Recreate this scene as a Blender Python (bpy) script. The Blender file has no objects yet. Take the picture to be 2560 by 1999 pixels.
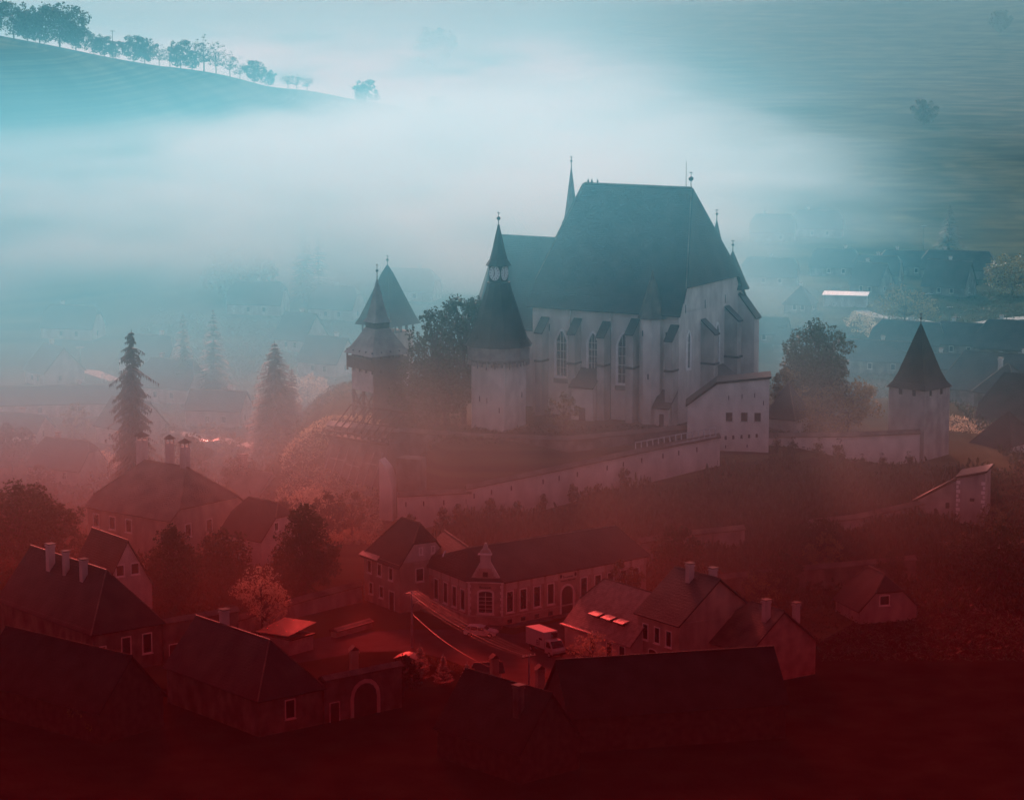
import bpy, bmesh, math, random
from mathutils import Vector, Matrix
R = math.radians
S = bpy.context.scene
C = S.collection
# ---------------- camera, sky, sun, exposure ----------------
H, PITCH, FPX = 90.0, 9.0, 7000.0
cam = bpy.data.objects.new('camera', bpy.data.cameras.new('camera')); C.objects.link(cam)
cam.location = (0, 0, H); cam.rotation_euler = (R(90 - PITCH), 0, 0)
cam.data.sensor_width = 36; cam.data.lens = FPX * 36 / 2560
cam.data.clip_start = 1; cam.data.clip_end = 20000
S.camera = cam
SUN_EL, SUN_AZ = 22.0, -9.0
w = bpy.data.worlds.new('World'); S.world = w; w.use_nodes = True
nt = w.node_tree; bgn = nt.nodes['Background']
sky = nt.nodes.new('ShaderNodeTexSky'); sky.sky_type = 'NISHITA'; sky.sun_disc = False
sky.sun_elevation = R(SUN_EL); sky.sun_rotation = R(SUN_AZ)
nt.links.new(sky.outputs[0], bgn.inputs[0]); bgn.inputs[1].default_value = 0.15
sl = bpy.data.lights.new('sun', 'SUN'); sl.energy = 3.1; sl.angle = R(6); sl.color = (1, 0.95, 0.88)
sun = bpy.data.objects.new('sun', sl); C.objects.link(sun)
sdir = Vector((math.sin(R(SUN_AZ)) * math.cos(R(SUN_EL)), math.cos(R(SUN_AZ)) * math.cos(R(SUN_EL)), math.sin(R(SUN_EL))))
sun.rotation_euler = sdir.to_track_quat('Z', 'Y').to_euler(); sun.location = (-60, 300, 200)
S.view_settings.view_transform = 'Standard'; S.view_settings.look = 'None'
S.view_settings.exposure = 0.10; S.view_settings.gamma = 1
S.cycles.volume_step_rate = 1.0; S.cycles.volume_max_steps = 256
S.cycles.volume_bounces = 2
S.cycles.max_bounces = 6; S.cycles.diffuse_bounces = 2; S.cycles.glossy_bounces = 2; S.cycles.transmission_bounces = 2
S.cycles.transparent_max_bounces = 8
S.cycles.caustics_reflective = False; S.cycles.caustics_refractive = False
S.cycles.use_denoising = True

# ---------------- haze, fog and added red tint ----------------
def volume_box(name, x0, x1, y0, y1, z0, z1, label, cat, build):
    v = [(x, y, z) for x in (x0, x1) for y in (y0, y1) for z in (z0, z1)]
    f = [(0,1,3,2),(4,6,7,5),(0,4,5,1),(2,3,7,6),(0,2,6,4),(1,5,7,3)]
    me = bpy.data.meshes.new(name); me.from_pydata(v, [], f); me.update()
    m = bpy.data.materials.new(name + '_air'); m.use_nodes = True
    t = m.node_tree
    for n in list(t.nodes): t.nodes.remove(n)
    out = t.nodes.new('ShaderNodeOutputMaterial'); pv = t.nodes.new('ShaderNodeVolumePrincipled')
    t.links.new(pv.outputs[0], out.inputs['Volume']); build(t, pv)
    me.materials.append(m)
    o = bpy.data.objects.new(name, me); C.objects.link(o)
    o['label'] = label; o['category'] = cat; o['kind'] = 'stuff'
    return o, m
def b_haze(t, p):
    p.inputs['Color'].default_value = (0.30, 0.78, 1.0, 1); p.inputs['Absorption Color'].default_value = (1, 1, 1, 1)
    p.inputs['Density'].default_value = 0.00001; p.inputs['Anisotropy'].default_value = 0.2
volume_box('haze', -900, 900, -30, 4600, -2, 190, 'pale blue morning haze filling the whole valley', 'haze', b_haze)
def drift(col, absorb, g, dens, ramps, noise):
    """a principled volume whose density drifts: smooth ramps along x, y, z in metres, times stretched noise"""
    def build(t, p):
        p.inputs['Color'].default_value = (*col, 1); p.inputs['Absorption Color'].default_value = (*absorb, 1)
        p.inputs['Anisotropy'].default_value = g
        N = t.nodes; L = t.links
        gm = N.new('ShaderNodeNewGeometry'); sep = N.new('ShaderNodeSeparateXYZ'); L.new(gm.outputs['Position'], sep.inputs[0])
        def mr(src, a, b, c, d):
            n = N.new('ShaderNodeMapRange'); n.interpolation_type = 'SMOOTHSTEP'
            for k, v in (('From Min', a), ('From Max', b), ('To Min', c), ('To Max', d)): n.inputs[k].default_value = v
            L.new(src, n.inputs['Value']); return n.outputs[0]
        cur = None
        outs = []
        for ax, a_, b_, c_, d_ in ramps: outs.append(mr(sep.outputs['xyz'.index(ax)], a_, b_, c_, d_))
        if noise:
            sc, lo, hi, c_, d_ = noise
            mp = N.new('ShaderNodeMapping'); mp.inputs['Scale'].default_value = sc; L.new(gm.outputs['Position'], mp.inputs[0])
            nz = N.new('ShaderNodeTexNoise'); nz.inputs['Scale'].default_value = 1; nz.inputs['Detail'].default_value = 2.5; L.new(mp.outputs[0], nz.inputs[0])
            outs.append(mr(nz.outputs[0], lo, hi, c_, d_))
        cur = dens
        for o_ in outs:
            n = N.new('ShaderNodeMath'); n.operation = 'MULTIPLY'; L.new(o_, n.inputs[0])
            if isinstance(cur, float): n.inputs[1].default_value = cur
            else: L.new(cur, n.inputs[1])
            cur = n.outputs[0]
        L.new(cur, p.inputs['Density'])
    return build
volume_box('red_tint_low', -260, 260, 120, 464, -1.5, 54.5, 'added dark red tint volume over the near streets and roofs', 'mist',  # added volume that soaks up green and blue to redden the foreground
    drift((0.016, 0.0, 0.0005), (0.93, 0.0, 0.0), 0.35, 0.0250, [('y', 270, 370, 1, 0.42), ('y', 390, 450, 1, 0.25), ('z', 8, 42, 1, 0)], None))
volume_box('red_tint_mid', -270, 270, 300, 477, -1.4, 50, 'added dull red tint volume between the school and the castle wall', 'mist',  # added scattering volume that lays a red cast before the castle wall
    drift((0.88, 0.68, 0.58), (1, 1, 1), 0.5, 0.0055, [('y', 318, 412, 0, 1), ('y', 435, 475, 1, 0), ('z', 8, 40, 1, 0), ('x', 10, 75, 1, 0.14), ('x', -80, -10, 0.5, 1)],
          ((0.02, 0.02, 0.06), 0.3, 0.65, 0.55, 1.3)))
volume_box('valley_mist', -420, 420, 370, 1890, -1.6, 87, 'blue mist thinning to the right around the church and village', 'mist',
    drift((0.14, 0.55, 0.71), (1, 0.3, 0.1), 0.4, 0.0084, [('y', 372, 460, 0, 1), ('x', 5, 100, 1.0, 0.07), ('z', 44, 80, 1, 0.14), ('y', 475, 640, 1, 0.30), ('y', 700, 950, 1, 0.4)],
          ((0.008, 0.006, 0.03), 0.3, 0.65, 0.6, 1.3)))
volume_box('fog_bank', -430, 430, 480, 1900, -1.7, 58, 'white bank of ground fog lying in the valley behind the church', 'fog',
    drift((0.55, 0.71, 0.76), (0, 0, 0), 0.3, 0.021, [('z', 2, 52, 1, 0), ('x', -60, 140, 1, 0.01), ('y', 590, 900, 0.0, 1), ('y', 1000, 1300, 1, 0.35)],
          ((0.013, 0.008, 0.06), 0.45, 0.60, 0.0, 2.1)))
volume_box('fog_plume', -330, 80, 560, 1080, 6, 57, 'bright plume of fog rolling below the wooded ridge', 'fog',
    drift((0.56, 0.71, 0.76), (0, 0, 0), 0.3, 0.026, [('y', 580, 720, 0, 1), ('z', 8, 26, 0, 1), ('z', 24, 49, 1, 0), ('x', -20, 75, 1, 0), ('y', 900, 1060, 1, 0)],
          ((0.014, 0.007, 0.06), 0.42, 0.62, 0.0, 1.9)))
volume_box('far_haze', -640, 640, 1120, 3600, -1.8, 150, 'cyan haze standing before the far hillside', 'haze',
    drift((0.22, 0.58, 0.70), (1, 0.2, 0.1), 0.3, 0.0013, [('y', 1130, 1500, 0, 1), ('x', -100, 330, 1.15, 0.5)], None))
volume_box('fog_streak', -200, 620, 2000, 3200, 50, 120, 'thin white streak of cloud along the far hillside', 'fog',
    drift((0.55, 0.71, 0.76), (0, 0, 0), 0.25, 0.0034, [('z', 52, 74, 0, 1), ('z', 80, 118, 1, 0)],
          ((0.006, 0.003, 0.04), 0.46, 0.64, 0.0, 1.6)))

# ---------------- helpers ----------------
rnd = random.Random(7)
def G(px, py, z=None, Y=None):
    """world point seen at a photograph position, at height z or at distance Y"""
    a = R(PITCH); dx = (px - 1280) / FPX; dy = -(py - 999.5) / FPX
    d = Vector((dx, math.cos(a) + dy * math.sin(a), -math.sin(a) + dy * math.cos(a)))
    t = (z - H) / d.z if z is not None else Y / d.y
    return Vector((0, 0, H)) + d * t
def sst(a, b, x):
    t = max(0.0, min(1.0, (x - a) / (b - a))); return t * t * (3 - 2 * t)
def lerp(a, b, t): return a + (b - a) * t
def interp(pts, x):
    if x <= pts[0][0]: return pts[0][1]
    for (a, u), (b, v) in zip(pts, pts[1:]):
        if x <= b: return u + (v - u) * (x - a) / (b - a)
    return pts[-1][1]

class MB:
    def __init__(s): s.v = []; s.f = []; s.m = []
    def poly(s, pts, m=0):
        k = len(s.v); s.v += [tuple(p) for p in pts]; s.f.append(tuple(range(k, k + len(pts)))); s.m.append(m)
    def box(s, x0, x1, y0, y1, z0, z1, m=0):
        k = len(s.v)
        s.v += [(x, y, z) for x in (x0, x1) for y in (y0, y1) for z in (z0, z1)]
        for f in ((0,1,3,2),(4,6,7,5),(0,4,5,1),(2,3,7,6),(0,2,6,4),(1,5,7,3)): s.f.append(tuple(k + i for i in f)); s.m.append(m)
    def loft(s, rings, cap=True, m=0):
        k = len(s.v); n = len(rings[0])
        for r in rings: s.v += [tuple(p) for p in r]
        for j in range(len(rings) - 1):
            for i in range(n):
                a = k + j * n + i; b = k + j * n + (i + 1) % n
                s.f.append((a, b, b + n, a + n)); s.m.append(m)
        if cap:
            s.f.append(tuple(k + i for i in reversed(range(n)))); s.m.append(m)
            s.f.append(tuple(k + (len(rings) - 1) * n + i for i in range(n))); s.m.append(m)
    def lathe(s, cx, cy, prof, n=12, rot=0, m=0, cap=True):
        s.loft([[(cx + max(r, .01) * math.cos(rot + 2 * math.pi * i / n), cy + max(r, .01) * math.sin(rot + 2 * math.pi * i / n), z) for i in range(n)] for r, z in prof], cap, m)
    def tube(s, p, q, r0, r1=None, n=5, m=0):
        p = Vector(p); q = Vector(q); r1 = r0 if r1 is None else r1
        d = q - p
        if d.length < 1e-6: return
        u = d.orthogonal().normalized(); w_ = d.normalized().cross(u)
        s.loft([[c + (u * math.cos(2 * math.pi * i / n) + w_ * math.sin(2 * math.pi * i / n)) * r for i in range(n)] for c, r in ((p, r0), (q, r1))], True, m)
    def prism(s, pts, d, m=0):
        """closed outline pts extruded by vector d"""
        d = Vector(d); s.loft([[Vector(p) for p in pts], [Vector(p) + d for p in pts]], True, m)
    def mesh(s, name, mats):
        me = bpy.data.meshes.new(name); me.from_pydata(s.v, [], s.f); me.update()
        for m in (mats if isinstance(mats, (list, tuple)) else [mats]): me.materials.append(m)
        if any(s.m): me.polygons.foreach_set('material_index', s.m)
        return me
    def build(s, name, mats, parent=None, fix=True, smooth=False):
        me = s.mesh(name, mats)
        if fix:
            bm = bmesh.new(); bm.from_mesh(me); bmesh.ops.recalc_face_normals(bm, faces=bm.faces); bm.to_mesh(me); bm.free()
        if smooth: me.polygons.foreach_set('use_smooth', [True] * len(me.polygons))
        o = bpy.data.objects.new(name, me); C.objects.link(o); o.parent = parent
        return o
def tag(o, label, cat, group=None, kind=None):
    o['label'] = label; o['category'] = cat
    if group: o['group'] = group
    if kind: o['kind'] = kind
    return o
def thing(name, label, cat, loc=(0, 0, 0), rz=0.0, group=None):
    o = bpy.data.objects.new(name, None); C.objects.link(o); o.empty_display_size = .5
    o.location = loc; o.rotation_euler = (0, 0, rz)
    return tag(o, label, cat, group)
def copy_tree(o, parent=None):
    c = o.copy(); C.objects.link(c); c.parent = parent
    for ch in [x for x in o.children]: copy_tree(ch, c)
    return c

# ---------------- materials ----------------
def mat(name, col, rough=.85, var=.25, vs=.6, bump=.0, bs=2.0, metal=0.0, spec=.4, waves=None, transl=0.0, streak=0.0, col2=None):
    m = bpy.data.materials.new(name); m.use_nodes = True; t = m.node_tree; N = t.nodes; L = t.links
    p = N['Principled BSDF']; p.inputs['Roughness'].default_value = rough; p.inputs['Metallic'].default_value = metal
    p.inputs['Specular IOR Level'].default_value = spec
    tc = N.new('ShaderNodeTexCoord')
    nz = N.new('ShaderNodeTexNoise'); nz.inputs['Scale'].default_value = vs; nz.inputs['Detail'].default_value = 6; L.new(tc.outputs['Object'], nz.inputs[0])
    rp = N.new('ShaderNodeValToRGB'); L.new(nz.outputs[0], rp.inputs[0])
    c2 = col2 or tuple(min(1, c * (1 + var)) for c in col)
    rp.color_ramp.elements[0].position = .3; rp.color_ramp.elements[0].color = (*[c * (1 - var) for c in col], 1)
    rp.color_ramp.elements[1].position = .72; rp.color_ramp.elements[1].color = (*c2, 1)
    out = rp.outputs[0]
    if streak:
        mp = N.new('ShaderNodeMapping'); mp.inputs['Scale'].default_value = (.5, .5, .22); L.new(tc.outputs['Object'], mp.inputs[0])
        n2 = N.new('ShaderNodeTexNoise'); n2.inputs['Scale'].default_value = 1.2; n2.inputs['Detail'].default_value = 5; L.new(mp.outputs[0], n2.inputs[0])
        r2 = N.new('ShaderNodeValToRGB'); L.new(n2.outputs[0], r2.inputs[0]); r2.color_ramp.elements[0].position = .35; r2.color_ramp.elements[1].position = .62
        r2.color_ramp.elements[0].color = (1 - streak,) * 3 + (1,)
        mx = N.new('ShaderNodeMix'); mx.data_type = 'RGBA'; mx.blend_type = 'MULTIPLY'; mx.inputs[0].default_value = 1
        L.new(out, mx.inputs[6]); L.new(r2.outputs[0], mx.inputs[7]); out = mx.outputs[2]
    L.new(out, p.inputs['Base Color'])
    h_ = None
    if bump:
        n3 = N.new('ShaderNodeTexNoise'); n3.inputs['Scale'].default_value = bs; n3.inputs['Detail'].default_value = 4; L.new(tc.outputs['Object'], n3.inputs[0]); h_ = n3.outputs[0]
    if waves:
        ax, sc = waves
        wv = N.new('ShaderNodeTexWave'); wv.bands_direction = ax; wv.wave_profile = 'SAW'; wv.inputs['Scale'].default_value = sc; wv.inputs['Distortion'].default_value = 1.2; wv.inputs['Detail Scale'].default_value = 3
        L.new(tc.outputs['Object'], wv.inputs[0])
        if h_:
            ad = N.new('ShaderNodeMath'); ad.operation = 'ADD'; L.new(h_, ad.inputs[0]); L.new(wv.outputs[1], ad.inputs[1]); h_ = ad.outputs[0]
        else: h_ = wv.outputs[1]
    if h_:
        b = N.new('ShaderNodeBump'); b.inputs['Strength'].default_value = bump or .5; b.inputs['Distance'].default_value = .12
        L.new(h_, b.inputs['Height']); L.new(b.outputs[0], p.inputs['Normal'])
    if transl:
        tr = N.new('ShaderNodeBsdfTranslucent'); L.new(out, tr.inputs[0]); ms = N.new('ShaderNodeMixShader'); ms.inputs[0].default_value = transl
        L.new(p.outputs[0], ms.inputs[1]); L.new(tr.outputs[0], ms.inputs[2]); L.new(ms.outputs[0], N['Material Output'].inputs[0])
    return m
PLASTER = mat('pale_plaster', (.62, .58, .52), .9, .16, .25, .25, 3, streak=.22)
PLASTER2 = mat('ochre_plaster', (.50, .42, .33), .9, .2, .3, .2, 3, streak=.25)
GREYPL = mat('grey_plaster', (.42, .39, .35), .9, .22, .3, .25, 3, streak=.3)
STONE = mat('old_stone', (.20, .175, .145), .95, .35, .5, .6, 2.2, streak=.45)
TRIM = mat('white_trim', (.80, .78, .74), .8, .1, 1)
TILE = mat('old_clay_tile', (.032, .022, .018), .62, .6, .35, .8, 3.5, waves=('Z', 1.1), spec=.5)
DARKT = mat('darkened_tile', (.022, .014, .011), .7, .5, .5, .7, 3.5, waves=('Z', 1.1), spec=.3)  # clay tile with the gloom of unlit roofs put into its colour
TILE2 = mat('weathered_tile', (.13, .09, .065), .42, .65, .4, .8, 4.0, waves=('Z', 1.3), spec=.5)
SHINGLE = mat('wood_shingle', (.26, .24, .22), .8, .25, .7, .5, 3, waves=('Z', 1.2))
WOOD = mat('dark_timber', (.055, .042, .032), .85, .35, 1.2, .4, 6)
BOARD = mat('grey_boards', (.42, .40, .38), .85, .2, 1.0, .3, 4, streak=.25)
GLASS = mat('dark_window_glass', (.02, .02, .024), .15, .3, 1, spec=.6)
DOORM = mat('brown_door', (.06, .035, .025), .6, .3, 1)
METAL = mat('zinc_sheet', (.55, .55, .55), .24, .2, 2, .3, 8, metal=.9)
RUST = mat('corrugated_sheet', (.65, .64, .63), .14, .35, 1.5, 1.0, 6, metal=.85, waves=('X', 1.6))
IRON = mat('black_iron', (.02, .02, .022), .5, .2, 2, metal=.3)
BARK = mat('bark', (.06, .045, .035), .95, .3, 2, .6, 8)
LEAFD = mat('dark_leaves', (.035, .05, .018), .6, .5, .8, transl=.3, spec=.4)
LEAFL = mat('autumn_leaves', (.16, .13, .05), .5, .45, .9, transl=.45, spec=.5)
LEAFP = mat('sunlit_leaves', (.48, .42, .30), .5, .35, 1.2, transl=.6, spec=.5)  # pale colour stands for sun sparkle on the leaves
NEEDLE = mat('spruce_needles', (.022, .036, .018), .7, .4, .9, transl=.15, spec=.3)
NEEDLEP = mat('sunlit_needles', (.42, .44, .38), .6, .3, 1.5, transl=.5)  # paler copy of the needles, sunlit tips put into the colour
GLAZED = mat('glazed_tile', (.28, .22, .18), .3, .4, 1.5, .9, 5, waves=('Z', 1.6), spec=.8)
DRY = mat('dry_grass', (.50, .42, .28), .7, .4, 1.0, transl=.65, spec=.2)
GROUND = mat('meadow_ground', (.05, .05, .028), .95, .5, .05, .6, .4, col2=(.085, .075, .042), spec=0.0)
FIELD = GROUND
ASPH = mat('street_asphalt', (.055, .052, .05), .85, .25, .4, .3, 4, spec=.1)
PAVE = mat('pavement_slabs', (.14, .13, .12), .85, .25, .8, .3, 3, spec=.1)
SHADEM = mat('painted_shade', (.02, .016, .011), .95, .5, .2, .6, 1.5, spec=0.0)  # near-black colour standing for shade on the near ground
GRAVEL = mat('pale_gravel_road', (.34, .32, .28), .9, .2, .3, .3, 2)
WHITEP = mat('white_vehicle_paint', (.60, .60, .58), .3, .05, 1, spec=.6)
SILVER = mat('silver_car_paint', (.58, .59, .60), .35, .08, 1, metal=.0, spec=.6)
TYRE = mat('black_tyre', (.02, .02, .02), .8, .2, 3)
RIMM = mat('wheel_rim', (.5, .5, .5), .35, .1, 3, metal=.7)
LAMPG = mat('clear_lamp_glass', (.6, .58, .55), .1, .1, 3, spec=.8)
CLOCKW = mat('clock_face_white', (.62, .62, .60), .6, .08, 3)
BRICK = mat('red_brick_plaster', (.45, .34, .28), .9, .25, .8, .3, 5)
TARP = mat('pale_tarpaulin', (.75, .72, .68), .3, .12, 1, .5, 2, spec=.7)

# ---------------- ground ----------------
def hill(x, y):
    fx = sst(-50, -29, x) * (1 - sst(74, 120, x))
    fy = interp([(400, 0), (417, 3.6), (425, 7.0), (434, 11.0), (442, 13.6), (446, 14.0), (505, 14.0), (520, 11), (552, 0)], y)
    fyr = interp([(400, 0), (417, 3.2), (425, 5.5), (434, 8.5), (445, 10.0), (505, 10.0), (520, 8), (552, 0)], y)
    fyl = interp([(400, 0), (418, 2.5), (432, 4.5), (444, 6.5), (449, 8.5), (455, 13.2), (460, 14.0), (500, 14.0), (520, 10), (552, 0)], y)
    k = sst(40, 62, x)
    return fx * lerp(lerp(fy, fyr, k), fyl, 1 - sst(-19, -11, x))
CREST = [(700, -162, 40), (800, -146, 66), (950, -117, 53), (1100, -91, 39), (1300, -52, 20), (1450, -22, 5), (1600, 20, 0)]
def ridge(x, y):
    cx = interp([(a, b) for a, b, c in CREST], y); cz = interp([(a, c) for a, b, c in CREST], y)
    cz *= sst(640, 790, y) if y < 800 else 1
    d = x - cx
    return cz * (1 - sst(0, 95, d)) if d > 0 else cz * (1 + min(.25, -d / 300))
def hgt(x, y):
    z = 0
    if y < 215: z = 84 * (1 - y / 215) ** 1.05 if y > 0 else 84
    z = max(z, 0)
    z += hill(x, y) if 395 < y < 560 else 0
    if 640 < y < 1700: z = max(z, ridge(x, y) * (1 - sst(1500, 1700, y)))
    if y > 1400:
        z += 118 * sst(1400, 4300, y) + sst(1500, 2200, y) * 22 * (math.sin(x * .006 + y * .0021) + .5 * math.sin(x * .013 - y * .003)) * .6 + 12 * sst(1500, 2000, y)
        z += sst(1500, 3000, y) * 35 * sst(0, 700, x)
    if y > 560: z += .7 * math.sin(x * .05) * math.sin(y * .04)
    return z
def grid_ground():
    ys = [-25, 0, 10, 30, 60, 100, 150, 200, 215, 240, 280, 330, 380] + [396 + 4 * i for i in range(42)] + [566 + 12 * i for i in range(80)] + [1530 + 60 * i for i in range(52)]
    xs = [-890 + 40 * i for i in range(19)] + [-150 + 4 * i for i in range(76)] + [170 + 40 * i for i in range(19)]
    v = [(x, y, hgt(x, y)) for y in ys for x in xs]; n = len(xs)
    f = [(j * n + i, j * n + i + 1, (j + 1) * n + i + 1, (j + 1) * n + i) for j in range(len(ys) - 1) for i in range(n - 1)]
    me = bpy.data.meshes.new('ground'); me.from_pydata(v, [], f); me.update(); me.materials.append(GROUND)
    me.polygons.foreach_set('use_smooth', [True] * len(f))
    o = bpy.data.objects.new('ground', me); C.objects.link(o)
    return tag(o, 'dark grassy valley floor with the castle hill and far fields', 'ground', kind='structure')
# field strips on the far hillside: colour bands that belong to the ploughed strips
def stripe_ground():
    t = GROUND.node_tree; N = t.nodes; L = t.links; p = N['Principled BSDF']
    src = p.inputs['Base Color'].links[0].from_socket
    g = N.new('ShaderNodeNewGeometry'); mp = N.new('ShaderNodeMapping'); mp.inputs['Rotation'].default_value = (0, 0, R(8)); mp.inputs['Scale'].default_value = (.006, .0022, 1)
    L.new(g.outputs['Position'], mp.inputs[0])
    nz = N.new('ShaderNodeTexNoise'); nz.inputs['Scale'].default_value = 1.6; nz.inputs['Detail'].default_value = 4; L.new(mp.outputs[0], nz.inputs[0])
    rp = N.new('ShaderNodeValToRGB'); L.new(nz.outputs[0], rp.inputs[0]); rp.color_ramp.elements[0].position = .42; rp.color_ramp.elements[1].position = .55
    rp.color_ramp.elements[0].color = (.7, .7, .7, 1); rp.color_ramp.elements[1].color = (1.4, 1.35, 1.2, 1)
    mx = N.new('ShaderNodeMix'); mx.data_type = 'RGBA'; mx.blend_type = 'MULTIPLY'; mx.inputs[0].default_value = 1
    L.new(src, mx.inputs[6]); L.new(rp.outputs[0], mx.inputs[7]); L.new(mx.outputs[2], p.inputs['Base Color'])
stripe_ground()
grid_ground()
def ribbon(name, pts, width, m, label, cat, lift=.05):
    mb = MB(); L_ = []; R_ = []
    for i, p in enumerate(pts):
        a = Vector(pts[max(0, i - 1)]); b = Vector(pts[min(len(pts) - 1, i + 1)]); d = (b - a); d.z = 0; d.normalize(); n = Vector((-d.y, d.x, 0))
        w_ = width[i] if isinstance(width, (list, tuple)) else width
        l = Vector(p) + n * w_ / 2; r = Vector(p) - n * w_ / 2
        L_.append((l.x, l.y, hgt(l.x, l.y) + lift)); R_.append((r.x, r.y, hgt(r.x, r.y) + lift))
    for i in range(len(pts) - 1): mb.poly([L_[i], L_[i + 1], R_[i + 1], R_[i]])
    return tag(mb.build(name, m), label, cat, kind='structure')

# ---------------- houses ----------------
def P3(f, a, z, n=0.0):
    """face frame f = (origin, along, normal): point at a along, height z, n out of the wall"""
    o, d, nn = f; return Vector((o.x + d.x * a + nn.x * n, o.y + d.y * a + nn.y * n, z))
def fbox(mb, f, a0, a1, z0, z1, n0, n1, m=0):
    k = len(mb.v)
    mb.v += [tuple(P3(f, a, z, n)) for a in (a0, a1) for n in (n0, n1) for z in (z0, z1)]
    for q in ((0,1,3,2),(4,6,7,5),(0,4,5,1),(2,3,7,6),(0,2,6,4),(1,5,7,3)): mb.f.append(tuple(k + i for i in q)); mb.m.append(m)
def arch_pts(f, a, z0, w, h, n, kind):
    if kind == 'flat': return [P3(f, a - w/2, z0, n), P3(f, a + w/2, z0, n), P3(f, a + w/2, z0 + h, n), P3(f, a - w/2, z0 + h, n)]
    pts = [P3(f, a - w/2, z0, n), P3(f, a + w/2, z0, n)]
    rise = {'round': w / 2, 'seg': w * .16, 'gothic': w * .85}[kind]; zs = z0 + h - rise
    K = 8
    for i in range(K + 1):
        t = i / K
        if kind == 'gothic': u = w/2 * (1 - 2 * t); zz = zs + rise * (1 - abs(1 - 2 * t) ** 1.6)
        else: u = w/2 * math.cos(math.pi * t); zz = zs + rise * math.sin(math.pi * t)
        pts.append(P3(f, a + u, zz, n))
    return pts
def window(parent, f, a, z0, w, h, kind='flat', fr=.14, fm=None, pm=None, sill=True, bars=(0, 0), name='window', proud=.07):
    fm = fm or TRIM; mb = MB()
    o_ = arch_pts(f, a, z0 - fr, w + 2 * fr, h + 2 * fr, proud, kind); i_ = arch_pts(f, a, z0, w, h, proud, kind)
    n = len(o_)
    back = [p - f[2] * (proud + .02) for p in o_]; inn = [p - f[2] * (proud - .012) for p in i_]
    k = len(mb.v); mb.v += [tuple(p) for r in (back, o_, i_, inn) for p in r]
    for j in range(3):
        for i in range(n):
            x = k + j * n + i; y = k + j * n + (i + 1) % n; mb.f.append((x, y, y + n, x + n)); mb.m.append(0)
    if sill and kind != 'gothic': fbox(mb, f, a - w/2 - fr - .08, a + w/2 + fr + .08, z0 - fr - .1, z0 - fr, 0, proud + .12)
    for i in range(bars[0]): u = a - w/2 + w * (i + 1) / (bars[0] + 1); fbox(mb, f, u - .035, u + .035, z0, z0 + h - (w * .1 if kind != 'flat' else 0), .02, .05)
    for i in range(bars[1]): zz = z0 + h * (i + 1) / (bars[1] + 1) * (.92 if kind != 'flat' else 1); fbox(mb, f, a - w/2, a + w/2, zz - .03, zz + .03, .02, .05)
    wo = mb.build(name, fm, parent, fix=False)
    pb = MB(); pb.poly(arch_pts(f, a, z0, w, h, .016, kind)); pb.build('door_leaf' if name in ('door', 'gate') else 'pane', pm or GLASS, wo)
    return wo
def chimney(parent, x, y, z0, z1, w=.8, cap='slab', m=None):
    mb = MB(); mb.box(x - w/2, x + w/2, y - w/2, y + w/2, z0, z1)
    mb.box(x - w/2 - .08, x + w/2 + .08, y - w/2 - .08, y + w/2 + .08, z1 - .35, z1 - .15)
    if cap == 'house':
        for sx in (-1, 1):
            for sy in (-1, 1): mb.box(x + sx * w * .42 - .09, x + sx * w * .42 + .09, y + sy * w * .42 - .09, y + sy * w * .42 + .09, z1, z1 + .6)
    if cap == 'house': mb.lathe(x, y, [(w * .95, z1 + .6), (w * .95, z1 + .68), (.04, z1 + 1.3)], 4, R(45), m=1)
    else: mb.box(x - w/2 - .14, x + w/2 + .14, y - w/2 - .14, y + w/2 + .14, z1, z1 + .1, m=1)
    return mb.build('chimney', [m or PLASTER, TILE if cap == 'house' else STONE], parent)
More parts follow.
